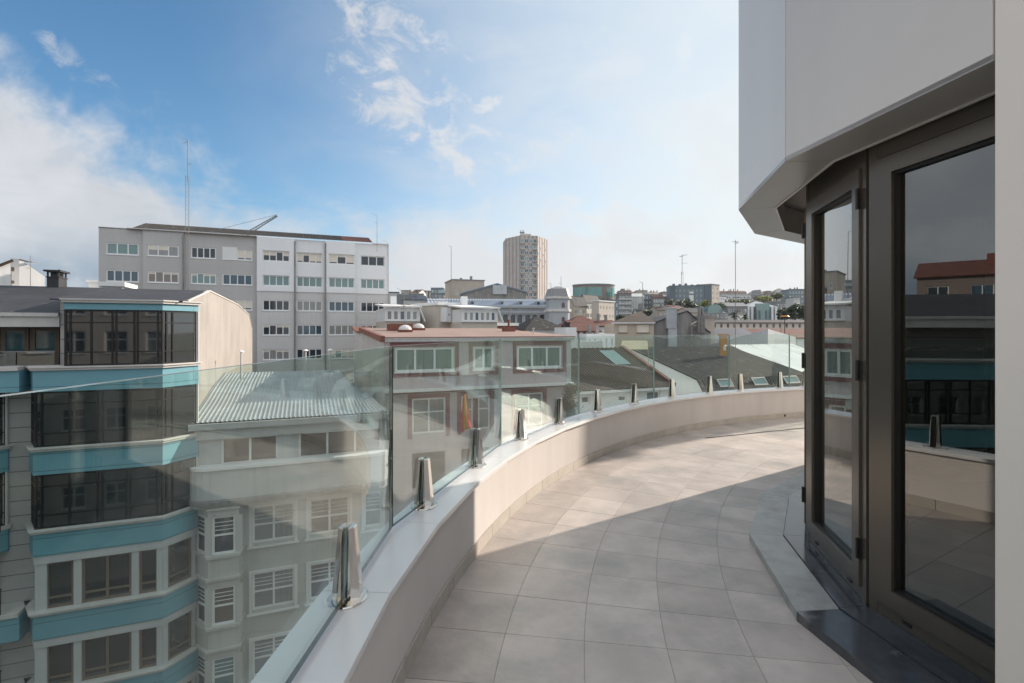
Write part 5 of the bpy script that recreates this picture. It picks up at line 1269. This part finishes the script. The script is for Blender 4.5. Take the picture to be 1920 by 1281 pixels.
def arched_green():
    A, root, x1, zt = block('green_arch_hall', 'grey hall with a pale green barrel roof and a strip of white windows', 1316, 1366, 587, 230, -4, 14, 'midgrey', 6, 2, 2.4, .6, .55, gl='win', roof=None, top_off=.2)
    k = MB(); N = 14; a, b = x1 * .22, x1 * .78; h = (HZ - 0) * 0 + 3.9
    pts = [((a + b) / 2 - (b - a) / 2 * math.cos(R(180 * i / N)), h * math.sin(R(180 * i / N)) ** .7) for i in range(N + 1)]
    k.add([(p[0], 0, zt + p[1]) for p in pts] + [(p[0], 12, zt + p[1]) for p in pts], [tuple(range(N, -1, -1))] + [(i, i + 1, N + 2 + i, N + 1 + i) for i in range(N)]); part('barrel_roof', k, M['win_g'], root)
    k = MB(); hip_roof(k, x1 * .5, x1, 3, 12, zt, zt + 2.5, 3); part('roof', k, M['concrete'], root)
arched_green()
block('grey_office', 'plain grey office with a dark strip between the green arch hall and the palms', 1364, 1402, 574, 250, -4, 14, 'midgrey', 4, 4, 3.2, .55, .45, gl='win', roof='gable', roofm='midgrey', rise=2)
block('long_low_house', 'very long low white house with a row of tiny paired windows and a dark roof', 1322, 1530, 604.5, 112, 1, 9, 'beige2', 17, 1, 1.3, .36, .62, gl='win', roof='gable', roofm='slate', rise=.62, top_off=.10, n=2, fr='brown_f')
block('navy_roof_house', 'house under a dark navy roof behind the orange cowl', 1300, 1440, 641, 66, 22, 9, 'palegrey', roof='gable', roofm='navy', rise=1.75, top_off=.2)
block('red_side_house', 'low house with a dull red tiled roof at the right, below the long white house', 1420, 1540, 632, 74, 10, 8, 'white', 6, 1, 1.6, .3, .5, gl='win', roof='gable', roofm='redtile', rise=1.2, top_off=.1)
# shuttered house, its rusty roof and the concrete gables beside it
def shuttered():
    A = F(1152, 60.0, -2); root = A.root('shuttered_house', 'beige house with two closed cream roller shutters under a mossy brown roof')
    x1 = A.t(1226); zt = A.z(1190, 606.5); rs = [A.rect(1160, 1177, 610, 623.5), A.rect(1194, 1217.5, 609.5, 623.5)]
    w = MB(); open_wall(w, 0, x1, G, zt, 0, rs, .22); w.quad((0, 8, G), (0, 0, G), (0, 0, zt), (0, 8, zt)); part('wall', w, M['beige'], root)
    for a, b, c, d in rs:
        k = MB(); n = 9
        for i in range(n): k.box(a + .04, .10, c + (d - c) * i / n + .01, b, .16, c + (d - c) * (i + 1) / n - .003)
        k2 = MB(); k2.box(a - .05, -.08, c - .1, b + .05, .2, c - .002)
        o = part('shutter', k, M['shutter'], root); sub('sill', k2, M['brown_f'], o)
    r = MB(); zr = A.z(1190, 585, 9); r.slab((-.4, -.4, zt + .12), (x1 + .1, -.4, zt + .12), (x1 + .6, 9, zr), (A.t(1196, 9), 9, zr), .15); part('roof', r, M['rustroof'], root)
    g = MB(); g.box(-.4, -.5, zt - .02, x1 + .05, -.40, zt + .10); part('gutter', g, M['white'], root)
    B = F(1228, 60.0, -2); root = B.root('stained_concrete_house', 'concrete house with black water stains, a boxy metal flue cover and a steep gable')
    x2 = B.t(1336); pts = [(0, B.z(1228, 606)), (B.t(1262), B.z(1262, 592)), (B.t(1292), B.z(1292, 583)), (B.t(1312), B.z(1312, 601)), (B.t(1328), B.z(1328, 619)), (x2, B.z(1336, 624))]
    w = MB(); w.add([(0, .6, G), (x2, .6, G)] + [(p[0], .6, p[1]) for p in pts[::-1]], [tuple(range(8))]); part('wall', w, M['concrete'], root)
    c = MB()
    for i in range(5): c.slab((pts[i][0], .45, pts[i][1] + .06), (pts[i + 1][0], .45, pts[i + 1][1] + .06), (pts[i + 1][0], 8, pts[i + 1][1] + .06), (pts[i][0], 8, pts[i][1] + .06), .1)
    part('roof', c, M['slate'], root)
    f = MB(); a, b = B.t(1250), B.t(1268); z0, z1 = B.z(1259, 616), B.z(1259, 579); f.box(a, -.1, z0, b, .595, z1); f.box(a - .15, -.25, z1, b + .25, .7, z1 + .12); f.box(a + .2, .0, G, b + .1, .594, z0 - .001)
    for k in range(6): f.box(a + (b - a) * k / 5 - .02, -.14, z0, a + (b - a) * k / 5 + .02, -.101, z1)
    part('flue_cover', f, M['zinc'], root)
    for p0, p1, y0 in ((1311, 1314, 577), (1316, 1319, 577), (1309, 1321, 592)):
        f = MB(); f.box(B.t(p0), -.2, B.z(1315, 625), B.t(p1), .59, B.z(1315, y0)); part('chimney', f, M['concrete'], root)
shuttered()
block('cream_annex', 'plain cream annex in shade right of the twin chimneys', 1320, 1340, 596, 66, -2, 5, 'tan', roof='flat', roofm='concrete')
# white chimneyed house and red roofs in the middle
def middle_roofs():
    A, root, x1, zt = block('white_chimney_house', 'white wall with a black-cowled chimney at the right end of the terracotta roof', 1061, 1081, 614, 46, 10, 4, 'white')
    c = MB(); a, b = A.t(1062), A.t(1070); c.box(a, .3, zt - .5, b, 1.0, A.z(1066, 608, .3)); c.box(a - .05, .25, A.z(1066, 608, .3), b + .05, 1.05, A.z(1066, 604.5, .3)); part('chimney', c, M['black'], root)
    block('white_red_vent_house', 'low white house with two small red windows under a red clay roof', 1080, 1122, 619, 55, 8, 7, 'white', 4, 1, .9, .45, .62, gl='win_r', fr='maroon', roof='gable', roofm='redtile', rise=1.1, top_off=.05, n=2)
    block('red_roof_house', 'house with a large red clay tiled hip roof in front of the white flats', 1062, 1140, 613, 80, 6, 10, 'white', roof='hip', roofm='redtile', rise=1.9)
    block('small_red_roof_house', 'small house with a brighter red tile roof at the left of the shuttered house', 1118, 1156, 610, 72, 6, 6, 'white', 3, 1, 1.5, .3, .5, gl='win', roof='gable', roofm='redtile', rise=.8, chim=2)
    block('white_terrace_house', 'white stepped house with two tiny dark windows below the red roofs', 1100, 1153, 626, 52, 8, 6, 'white', 5, 1, 1.6, .22, .5, gl='win', top_off=.1, n=1, chim=2)
    block('dark_tile_house', 'house with a dark charcoal tile roof beyond the terracotta roof', 988, 1062, 618, 62, 12, 10, 'palegrey', roof='hip', roofm='slate2', rise=1.65)
    block('white_shed_roof', 'little brick lean-to with a white sheet roof beside the dark tile roof', 934, 968, 611, 62, 12, 4, 'redbrick', roof='flat', roofm='white')
    block('white_sill_house', 'white wall with a row of ledges under the yellow awning, behind the brown roof', 1080, 1130, 640, 49, 12, 3, 'palegrey')
middle_roofs()
# hillside left of the beige house
hill = [('grey flats with two dark windows at the right edge of the apartment block', 728, 748, 549, 210, 'palegrey', 3, 2, 'flat', 'slate'), ('plain blue-grey gable beside the far aerial', 744, 772, 552, 190, 'midgrey', 0, 0, None, 'slate'),
        ('small brown skyline flats above the dark roofs', 752, 770, 545, 420, 'tan', 3, 2, 'flat', 'redtile'), ('cluster of white cottages below the skyline', 770, 792, 556, 260, 'white', 4, 2, 'gable', 'slate'), ('grey flats with a black side in the distance', 785, 800, 546, 330, 'midgrey', 3, 4, 'flat', 'slate'),
        ('yellowish flats half hidden by grey ones in the distance', 798, 808, 546, 360, 'beige', 2, 4, 'flat', 'concrete'), ('pale blue flats with balcony rows on the skyline', 808, 832, 540, 340, 'bluegrey', 4, 5, 'flat', 'white'), ('grey-green house with a wide roof next to the orange light', 822, 850, 549, 270, 'midgrey', 4, 3, 'gable', 'bluegrey'),
        ('white house with a red roof under the skyline flats', 772, 786, 548, 300, 'white', 2, 2, 'gable', 'redtile')]
for i, (l, a, b, y_, Z_, m_, c_, r_, rf, rm) in enumerate(hill):
    block('hillside_house', l, a, b, y_, Z_, 14 - i * 3, 12, m_, c_, r_, 3.1, .55, .5, gl=SV, roof=rf, roofm=rm, rise=2, group='houses on the far hillside')
def far_blocks():
    # the dense slope behind the nearer flats: each house with its own size, colour and place
    D = [('long cream terrace on the slope left of the tower block', 905, 940, 553, 520, 'beige2', 7, 2, 'flat', 'concrete'), ('grey flats peeping over the shed roof right of its peak', 934, 950, 546, 470, 'palegrey', 4, 2, 'flat', 'slate'),
         ('pale flats between the tower block and the domed tower', 1022, 1034, 554, 420, 'palegrey', 3, 4, 'flat', 'slate'), ('low white flats behind the dome right side', 1064, 1080, 560, 380, 'whiteren', 3, 2, 'gable', 'redtile'),
         ('tan flats behind the curved office right end', 1154, 1172, 552, 520, 'tan', 4, 2, 'flat', 'redtile'), ('red brick house on the crest with a pale side', 1172, 1184, 547, 560, 'brownstone', 2, 1, 'gable', 'redtile'),
         ('cream house with a red roof between the crest houses', 1183, 1198, 550, 540, 'beige', 3, 1, 'gable', 'redtile'), ('white flats high behind the slate blue flats', 1214, 1232, 548, 580, 'whiteren', 4, 2, 'flat', 'slate'),
         ('pale brick row just left of the big blue block', 1238, 1256, 553, 500, 'tan', 4, 2, 'gable', 'redtile'), ('white flats touching the cream end of the blue block', 1347, 1362, 556, 400, 'whiteren', 4, 3, 'flat', 'slate'),
         ('small grey gable house above the green arch hall', 1340, 1358, 577, 300, 'midgrey', 3, 2, 'gable', 'slate'), ('white two-storey house under the long bar block', 1362, 1384, 572, 310, 'whiteren', 4, 2, 'gable', 'redtile'),
         ('grey row of houses under the yellow-green trees', 1404, 1440, 565, 360, 'midgrey', 8, 2, 'gable', 'slate'), ('pale flats with a red roof on the skyline at the right', 1418, 1444, 549, 560, 'beige2', 6, 1, 'gable', 'redtile'),
         ('white flats on the skyline beside the grey hipped roof', 1444, 1458, 551, 540, 'whiteren', 3, 2, 'flat', 'concrete'), ('tall thin grey flats half behind the right trees', 1488, 1500, 558, 300, 'palegrey', 3, 4, 'flat', 'slate'),
         ('brown house roof low behind the flue cover', 1236, 1262, 582, 210, 'tan', 4, 1, 'gable', 'rustroof'), ('white dormer house low between the striped flats and the trees', 1196, 1216, 588, 190, 'white', 4, 1, 'gable', 'slate'),
         ('pale stone house low behind the stained gable', 1296, 1320, 586, 200, 'beige', 4, 2, 'gable', 'slate'), ('grey cottage under the dark round tree', 1268, 1290, 580, 230, 'palegrey', 3, 1, 'gable', 'redtile'),
         ('white house between the palms and the grey office', 1380, 1398, 590, 215, 'white', 3, 1, 'hip', 'slate'), ('tan skyline flats above the white cottages, left', 733, 752, 552, 330, 'tan', 4, 2, 'flat', 'concrete'),
         ('thin white flats standing between skyline flats, left', 790, 797, 550, 420, 'white', 2, 3, 'flat', 'slate'), ('dark roofed low houses before the skyline flats, left', 756, 800, 562, 190, 'palegrey', 7, 1, 'gable', 'navy')]
    for i, (l, a, b, y_, Z_, m_, c_, r_, rf, rm) in enumerate(D):
        block('slope_house', l, a, b, y_, Z_, (-8, 10, -4, 16, 34)[i % 5], 12, m_, c_, r_, 3.0, .52, .5, gl=SV, roof=rf, roofm=rm, rise=2, chim=i % 3, group='houses on the far slope')
far_blocks()
def skylight_roof():
    A = F(800, 92.0, 14); root = A.root('glazed_roof_hall', 'low tan hall with many skylight panes in its dark roof, left of the ribbed roof')
    x1 = A.t(848); zt = A.z(824, 571); zr = A.z(824, 560, 7)
    w = MB(); w.box(0, 0, G, x1, 8, zt); w.add([(0, 0, zt), (0, 8, zt), (0, 7, zr)], [(0, 1, 2)]); part('wall', w, M['tan'], root)
    r = MB(); r.slab((0, -.2, zt + .1), (x1, -.2, zt + .1), (x1 - 1, 7, zr), (.5, 7, zr), .15); ro = part('roof', r, M['navy'], root)
    s = MB()
    for j in range(2):
        for i in range(6):
            u0, u1 = .04 + i * .16, .04 + i * .16 + .12; v0, v1 = .12 + j * .45, .12 + j * .45 + .34
            P = lambda u, v: ((x1 * u) * (1 - v) + (.5 + (x1 - 1.5) * u) * v, -.2 + 7.2 * v, zt + .1 + (zr - zt - .1) * v + .06)
            s.slab(P(u0, v0), P(u1, v0), P(u1, v1), P(u0, v1), .05)
    sub('skylight', s, M['rib'], ro)
skylight_roof()
# the brown block with a red roof, mirrored in the near door
def brown_mirror():
    X_, Y_ = -82.0, 12.0
    root = thing('brown_brick_flats', 'brown flats with a red roof, out of frame left, mirrored in the near door', 'building', (X_, Y_, G), R(60))
    x1 = 40; zt = 8.0; rects = [(x1 * (i + .25) / 10, x1 * (i + .75) / 10, zt - 2.6 - 3.1 * j, zt - 1.3 - 3.1 * j) for i in range(10) for j in range(6)]
    f = MB(); open_wall(f, 0, x1, G, zt, 0, rects, .2); part('wall', f, M['brownstone'], root)
    for r in rects: window(root, r, 0, 2, None, 'white_f', random.choice(SV), .1, .15)
    m = MB(); gable_roof(m, 0, x1, 0, 12, zt, zt + 2.2); part('roof', m, M['redtile'], root)
    for i in range(3):
        c = MB(); c.box(6 + i * 13, 3, zt, 7.6 + i * 13, 4.5, zt + 2.6); part('chimney', c, M['redbrick'], root)
brown_mirror()
# unseen tower, added beyond the pavilion to shade the far end of the terrace
def sun_blocker():
    p = Vector((2.05, 6.95)) + Vector((.846, .533)) * 9.0
    root = thing('shade_tower', 'unseen tower added behind the pavilion to shade the far end of the terrace', 'tower', (p.x, p.y, G), R(122.2 - 90))
    f = MB(); rs = [(1 + 1.6 * i, 1.8 + 1.6 * i, 1.5, 2.8) for i in range(2)]
    xf = lambda a, b, c: (a, b, c)
    open_wall(f, 0, 4.5, G, 6.6, 0, rs, .2); f.quad((0, 2.6, G), (0, 0, G), (0, 0, 6.6), (0, 2.6, 6.6)); f.quad((4.5, 0, G), (4.5, 2.6, G), (4.5, 2.6, 6.6), (4.5, 0, 6.6)); f.quad((4.5, 2.6, G), (0, 2.6, G), (0, 2.6, 6.6), (4.5, 2.6, 6.6)); part('wall', f, M['beige2'], root)
    for r in rs: window(root, r, 0, 1, None, 'white_f', 'win', .08, .15)
    m = MB(); gable_roof(m, 0, 4.5, 0, 2.6, 6.6, 7.2, over=.15); part('roof', m, M['redtile'], root)
sun_blocker()
def street_row():
    # our own side of the street, behind the camera: mirrored in the windows opposite
    for k, (l, m_, w_, zt) in enumerate((('cream house next to the terrace building, behind the camera', 'beige2', 14, 8.5), ('pale grey house farther back along our side of the street', 'palegrey', 16, 11.5), ('tan house at the far end of our side of the street', 'tan', 16, 9.5))):
        d0 = 5.2 + sum((14, 16, 16)[:k]) + .1 * k
        root = thing('street_house', l, 'building', (-.9 - .927 * d0, -3.4 - .375 * d0, G), R(202), 'houses behind the camera')
        rs = [(w_ * (i + .22) / 5, w_ * (i + .78) / 5, zt - 2.7 - 3.1 * j, zt - .9 - 3.1 * j) for i in range(5) for j in range(7)]
        f = MB(); open_wall(f, 0, w_, G, zt, 0, rs, .2); f.quad((0, 9, G), (0, 0, G), (0, 0, zt), (0, 9, zt)); f.quad((w_, 0, G), (w_, 9, G), (w_, 9, zt), (w_, 0, zt)); f.quad((0, 0, zt), (w_, 0, zt), (w_, 9, zt), (0, 9, zt)); f.quad((w_, 9, G), (0, 9, G), (0, 9, zt), (w_, 9, zt)); part('wall', f, M[m_], root)
        for r in rs: window(root, r, 0, 2, .6, 'white_f', ('win', 'win_c', 'win_b')[int(r[0] * 3) % 3], .10, .15, sill=True)
        c = MB(); c.box(-.1, -.35, zt, w_ + .05, 9, zt + .3); part('cornice', c, M['cornice'], root)
street_row()

# ------------------------------------------------------------------ aerials, crane, cowl, lamp
def yagi(mb, p, d, L, n, w, r=.02):
    p = Vector(p); d = Vector(d).normalized(); side = d.cross(Vector((0, 0, 1))).normalized()
    mb.tube(p, p + d * L, r, n=6)
    for i in range(n):
        c = p + d * (L * (i + .5) / n); ww = w * (1 - .5 * i / n); mb.tube(c - side * ww, c + side * ww, r * .6, n=5)
def aerial(label, px, ytop, ybot, Z, lattice=None, arms=(), r=.035, group=None):
    x_, y_, z0 = at(px, ybot, Z); zt = EYE + (HZ - ytop) * Z / FP
    root = thing('aerial_mast' if lattice else 'aerial', label, 'aerial', (x_, y_, z0), 0, group); H = zt - z0
    if lattice:
        hl = EYE + (HZ - lattice) * Z / FP - z0; m = MB(); s = .17
        leg = [(s * math.cos(R(a)), s * math.sin(R(a))) for a in (90, 210, 330)]
        for q in leg: m.tube((*q, -1), (*q, hl), .015, n=6)
        k = int(hl / .38)
        for i in range(k):
            for j in range(3):
                a, b = leg[j], leg[(j + 1) % 3]; m.tube((*a, hl * i / k), (*b, hl * (i + 1) / k), .006, n=4)
        sub('lattice', m, M['metalpole'], root); m = MB(); m.tube((0, 0, hl - .4), (0, 0, H), r); sub('pole', m, M['metalpole'], root)
    else:
        m = MB(); m.tube((0, 0, -1.2), (0, 0, H), r, r * .7); sub('pole', m, M['metalpole'], root)
    for (f_, d, L, n, w) in arms:
        m = MB(); yagi(m, (0, 0, H * f_), d, L, n, w, max(.012, r * .45)); sub('antenna', m, M['metalpole'], root)
    return root
aerial('tall lattice aerial mast with a yagi on top, in front of the apartment block', 352, 262, 548, 44, 332, ((1.0, (-1, .2, .42), 1.25, 9, .35), (.985, (-1, .4, -.12), .5, 3, .25), (.84, (1, 0, 0), .3, 3, .12), (.76, (-1, 0, 0), .25, 3, .1), (.365, (-1, .1, .14), 1.05, 5, .2)), .03)
aerial('aerial with a short yagi on the white right end of the apartment block', 707, 405, 455, 66, None, ((1.0, (-1, .2, .55), .8, 6, .25), (.75, (-1, 0, 0), .3, 3, .12)), .035)
aerial('short aerial leaning on the roof corner of the apartment block', 727, 455, 462, 66, None, ((1.0, (-1, .2, .5), .8, 5, .2),), .03)
aerial('thin lamp-like aerial pole behind the beige houses', 846, 462, 572, 88, None, ((1.0, (-1, .1, .1), .45, 2, .1),), .06)
aerial('aerial with comb arms right of the big blue block centre', 1279, 478, 592, 74, 510, ((.99, (.6, -.8, 0), .9, 5, .35), (.97, (-.7, -.7, 0), .7, 4, .3), (.86, (1, .1, .05), .9, 4, .2)), .035)
aerial('tall bare aerial pole rising from the charcoal roof, with a comb top', 1379, 450, 676, 46, None, ((.985, (1, .1, 0), .32, 3, .12), (.985, (-1, -.1, 0), .32, 3, .12), (.97, (.2, -1, .1), .35, 4, .14)), .035)
aerial('distant aerial with a small yagi above the striped flats', 1205, 530, 590, 190, None, ((1.0, (-1, .3, .4), 1.3, 5, .5),), .14)
aerial('aerial on the left corner of the domed tower roof', 1033, 532, 546, 120, None, ((1.0, (-1, .3, .2), .7, 4, .4),), .07)
aerial('aerial on the crown of the domed tower roof', 1052, 518, 541, 120, None, ((.4, (-1, .3, .2), .6, 4, .3),), .06)
aerial('lattice aerial with long ears behind the red roof hatch', 757, 548, 612, 44, 572, ((1.0, (-.8, .3, .5), .8, 6, .25), (.98, (.8, .2, .4), .7, 6, .25), (.9, (.9, .2, -.1), .5, 4, .2)), .03)
aerial('white starburst aerial on a red pole before the stained concrete wall', 1297, 606, 640, 52, None, ((.95, (.7, -.5, .5), .6, 7, .3), (.9, (.8, -.4, -.2), .5, 6, .3), (.85, (-.7, -.5, .1), .3, 4, .15)), .04)
aerial('aerial pole on the white gable house, far left', 57, 480, 538, 62, None, ((.8, (.6, -.6, 0), .5, 4, .2), (.6, (-.6, -.6, 0), .4, 4, .2)), .04)
aerial('comb aerial in front of the white lean-to, far left', 21, 500, 540, 55, None, ((.6, (-1, -.2, .1), .7, 6, .2),), .03)
aerial('pair aerial on the blue-grey roof left of the domed tower', 957, 573, 606, 80, None, ((1.0, (-1, -.3, .3), .4, 3, .2), (.8, (-.6, .3, 0), .4, 3, .15)), .05)
aerial('pole with a bent grey lamp above the red roofs at the right', 1464, 587, 628, 70, None, (), .04)
aerial('aerial rising from the red clay roofs left of the shuttered house', 1080, 555, 618, 58, None, ((.9, (-.7, -.6, 0), .3, 3, .15),), .03)
def umbrella_cowl():
    root = thing('orange_lamp', 'flat orange heat lamp hood on a thin dark pole near the right houses', 'lamp', at(1464.5, 630, 69.6)); 
    m = MB(); m.tube((.5, 0, -.2), (.5, 0, 2.6), .05); sub('pole', m, M['black'], root)
    m = MB(); m.tube((.5, 0, 2.6), (.5, 0, 2.78), .62, .42, 18); sub('hood', m, M['orange'], root)
umbrella_cowl()
def cowl():
    root = thing('chimney_cowl', 'tall orange-brown sheet metal chimney cowl on the charcoal roof ridge', 'chimney', at(1356, 657, 50))
    m = MB(); w = 12 * 50 / FP / 2; h = 27 * 50 / FP; m.box(-w, -.25, -.5, w, .25, h); sub('shaft', m, M['orange'], root)
    m = MB(); m.box(-w - .1, -.32, h, w + .04, .32, h + .2); sub('cap', m, M['orange'], root)
    m = MB(); m.tube((0, -.3, 0), (0, -.3, .35), .12); m.tube((0, -.3, .35), (.1, -.4, .5), .12); sub('vent_pipe', m, M['white'], root)
cowl()
def crane():
    root = thing('crane_jib', 'lattice jib of a crane pointing up behind the apartment block roof', 'crane', at(470, 437, 130))
    a = Vector((0, 0, 0)); e = Vector(at(519, 406, 130)) - root.location; m = MB(); up = Vector((0, 0, .9)); sd2 = Vector((0, .5, 0))
    base = a + Vector((-6, 0, -4))
    rails = [(base, e), (base + up * 1.6, e + up * .4), (base + up * .8 + sd2 * 2, e + up * .2 + sd2)]
    for p, q in rails: m.tube(p, q, .10, n=6)
    for i in range(18):
        t0, t1 = i / 18, (i + 1) / 18
        m.tube(rails[0][0].lerp(rails[0][1], t0), rails[1][0].lerp(rails[1][1], t1), .05, n=4); m.tube(rails[1][0].lerp(rails[1][1], t0), rails[2][0].lerp(rails[2][1], t1), .05, n=4)
    sub('jib', m, M['metalpole'], root)
    c = MB(); c.tube(e + up * .5, a + Vector((-7, 0, 1.2)), .04, n=4); sub('cable', c, M['black'], root)
    t = MB(); t.box(-7, -.8, G - root.location.z, -5.4, .8, -3.4); sub('tower', t, M['metalpole'], root)
crane()
for i, (px, y0, y1, Z_, l) in enumerate(((452, 660, 700, 29, 'capped vent pipe on the cement gable side of the zinc roof'), (573, 658, 697, 31.5, 'left one of two capped vent pipes behind the zinc roof ridge'), (619, 657, 690, 32.5, 'right one of two capped vent pipes behind the zinc roof ridge'))):
    x_, y_, z0 = at(px, y1, Z_); h = (y1 - y0) * Z_ / FP; o = thing('vent_pipe', l, 'pipe', (x_, y_, z0), 0, 'vent pipes on the zinc roof')
    m = MB(); m.tube((0, 0, -.3), (0, 0, h), .06); sub('pipe', m, M['palegrey'], o); m = MB(); m.tube((0, 0, h), (0, 0, h + .10), .18, .06, 12); sub('cap', m, M['white'], o)
# yellow awning between the roofs
aw = thing('awning', 'yellowish canvas awning strip behind the brown roof ridge', 'awning', at(1195, 655, 47))
m = MB(); m.slab((-1.6, 0, 0), (1.0, 0, 0), (1.5, 2.2, .75), (-.9, 2.2, .75), .04); sub('canvas', m, M['awning'], aw); m = MB(); m.tube((-1.6, 0, -.02), (-1.6, 0, -1.5), .03); m.tube((1, 0, -.02), (1, 0, -1.5), .03); sub('posts', m, M['metalpole'], aw)

# ------------------------------------------------------------------ trees
def tree(label, px, ytop, ybot, Z, wpx, leaf='leaf_d', n=900, size=.5, group=None, clumps=7, name='tree'):
    x_, y_, zb = at(px, ybot, Z); zt = EYE + (HZ - ytop) * Z / FP; H = zt - zb; Wd = wpx * Z / FP / 2
    root = thing(name, label, 'tree', (x_, y_, zb), 0, group); rnd = random.Random(int(px * 7 + ytop))
    t = MB(); t.tube((0, 0, -6), (0, 0, H * .55), max(.12, Wd * .09), Wd * .03, 8)
    for k in range(5):
        a = rnd.uniform(0, 6.28); t.tube((0, 0, H * .25), (math.cos(a) * Wd * .6, math.sin(a) * Wd * .6, H * rnd.uniform(.5, .8)), Wd * .035, Wd * .01, 6)
    sub('trunk', t, M['bark'], root)
    cl = [(rnd.uniform(-.6, .6) * Wd, rnd.uniform(-.6, .6) * Wd, H * rnd.uniform(.35, .78), rnd.uniform(.35, .6)) for _ in range(clumps)] + [(0, 0, H * .55, .7)]
    c = MB()
    for _ in range(n):
        cx_, cy_, cz_, cr = rnd.choice(cl)
        while True:
            u = [rnd.uniform(-1, 1) for _ in range(3)]; q = sum(v * v for v in u)
            if .15 < q < 1: break
        p = Vector((cx_ + u[0] * cr * Wd, cy_ + u[1] * cr * Wd, cz_ + u[2] * cr * H * .42)); p.z = max(p.z, H * .05)
        a = Vector([rnd.uniform(-1, 1) for _ in range(3)]).normalized(); b = a.orthogonal().normalized(); s = size * rnd.uniform(.6, 1.4)
        c.add([tuple(p - a * s - b * s * .5), tuple(p + a * s * .2 - b * s * .8), tuple(p + a * s + b * s * .3), tuple(p - a * s * .3 + b * s * .8)], [(0, 1, 2, 3)])
    sub('crown', c, M[leaf], root)
    return root
tg = 'trees among the far houses'
for a in (('round dark tree before the left part of the big blue block', 1262, 561, 580, 250, 22, 'leaf_d'), ('broad dark tree before the middle of the big blue block', 1290, 560, 582, 250, 36, 'leaf_d'), ('bright yellow-green bush right of the dark trees', 1322, 564, 576, 240, 22, 'leaf_y'),
          ('low olive tree at the foot of the big blue block', 1345, 568, 582, 240, 26, 'leaf_m'), ('dark tree left of the flue cover', 1213, 578, 596, 190, 20, 'leaf_d'), ('olive tree band right of the low bar block', 1385, 560, 574, 300, 40, 'leaf_m'),
          ('yellow-green tree above the glass offices, left', 1432, 552, 570, 320, 34, 'leaf_y'), ('yellow-green tree above the glass offices, right', 1456, 549, 566, 340, 30, 'leaf_m'),
          ('dark tree left of the two by the right edge houses', 1468, 572, 606, 170, 26, 'leaf_d'), ('dark tall tree in the middle of the right edge clump', 1486, 568, 606, 165, 28, 'leaf_d'), ('dark tree touching the door edge at the right', 1504, 570, 606, 160, 26, 'leaf_d'),
          ('small dark tree beside the blue flats', 1165, 592, 606, 150, 16, 'leaf_d')):
    tree(*a, n=900, size=.55 if a[4] > 200 else .4, group=tg)
def palm(label, px, ytop, ybot, Z, wpx):
    x_, y_, zb = at(px, ybot, Z); zt = EYE + (HZ - ytop) * Z / FP; H = zt - zb; Wd = wpx * Z / FP / 2
    root = thing('palm_tree', label, 'palm tree', (x_, y_, zb), 0, 'palms before the offices'); rnd = random.Random(px)
    t = MB(); t.tube((0, 0, -5), (0, 0, H * .6), .35, .28); sub('trunk', t, M['bark'], root)
    c = MB()
    for k in range(46):
        a = rnd.uniform(0, 6.28); el = rnd.uniform(-.5, 1.3); L = Wd * rnd.uniform(.8, 1.15); d = Vector((math.cos(a) * math.cos(el), math.sin(a) * math.cos(el), math.sin(el))); pr = Vector((0, 0, H * .6)); sd3 = d.cross(Vector((0, 0, 1))).normalized()
        prev = pr
        for s in range(1, 5):
            nx_ = pr + d * (L * s / 4) - Vector((0, 0, 1)) * (L * .5 * (s / 4) ** 2); w0, w1 = .35 * (1.1 - (s - 1) / 4), .35 * (1.1 - s / 4)
            c.add([tuple(prev - sd3 * w0), tuple(prev + sd3 * w0), tuple(nx_ + sd3 * w1), tuple(nx_ - sd3 * w1)], [(0, 1, 2, 3)]); prev = nx_
    sub('crown', c, M['leaf_m'], root)
palm('bushy palm left of the glass offices, nearer the aerial pole', 1378, 582, 606, 180, 26)
palm('bushy palm touching the left fin of the glass offices', 1397, 586, 606, 180, 22)
def climber():
    root = thing('climbing_plant', 'leafy climber hanging at the right corner of the lilac building', 'plant', at(1066, 775, 31.5)); rnd = random.Random(5)
    t = MB(); t.tube((0, 0, -6), (.1, 0, 1.2), .06, .03); sub('stem', t, M['bark'], root)
    c = MB()
    for _ in range(3800):
        v = rnd.random(); w_ = .25 + .75 * math.sin(min(1, v * 1.25) * 2.4) * (.7 + .3 * math.sin(v * 17))
        p = Vector((rnd.gauss(.12, .28) * w_ + .12 * math.sin(v * 9), rnd.gauss(0, .25), -.6 + 2.35 * v + rnd.gauss(0, .06)))
        a = Vector([rnd.uniform(-1, 1) for _ in range(3)]).normalized(); b = a.orthogonal().normalized(); q = .055 * rnd.uniform(.6, 1.5)
        c.add([tuple(p - a * q - b * q * .4), tuple(p - b * q * .6), tuple(p + a * q), tuple(p + b * q * .7)], [(0, 1, 2, 3)])
    sub('foliage', c, M['leaf_d'], root)
climber()

# ------------------------------------------------------------------ thin evening haze over the town
hz = MB(); hz.box(-1400, -300, G - 1, 1400, 1200, 62)
ho = link('haze', hz.mesh('haze', [])); ho['kind'] = 'stuff'
hm = bpy.data.materials.new('haze'); hm.use_nodes = True; ht = hm.node_tree; ht.nodes.clear()
pv = ht.nodes.new('ShaderNodeVolumePrincipled'); pv.inputs['Density'].default_value = .00011; pv.inputs['Color'].default_value = (.80, .88, .96, 1); pv.inputs['Anisotropy'].default_value = .2
ou = ht.nodes.new('ShaderNodeOutputMaterial'); ht.links.new(pv.outputs[0], ou.inputs['Volume']); ho.data.materials.append(hm)
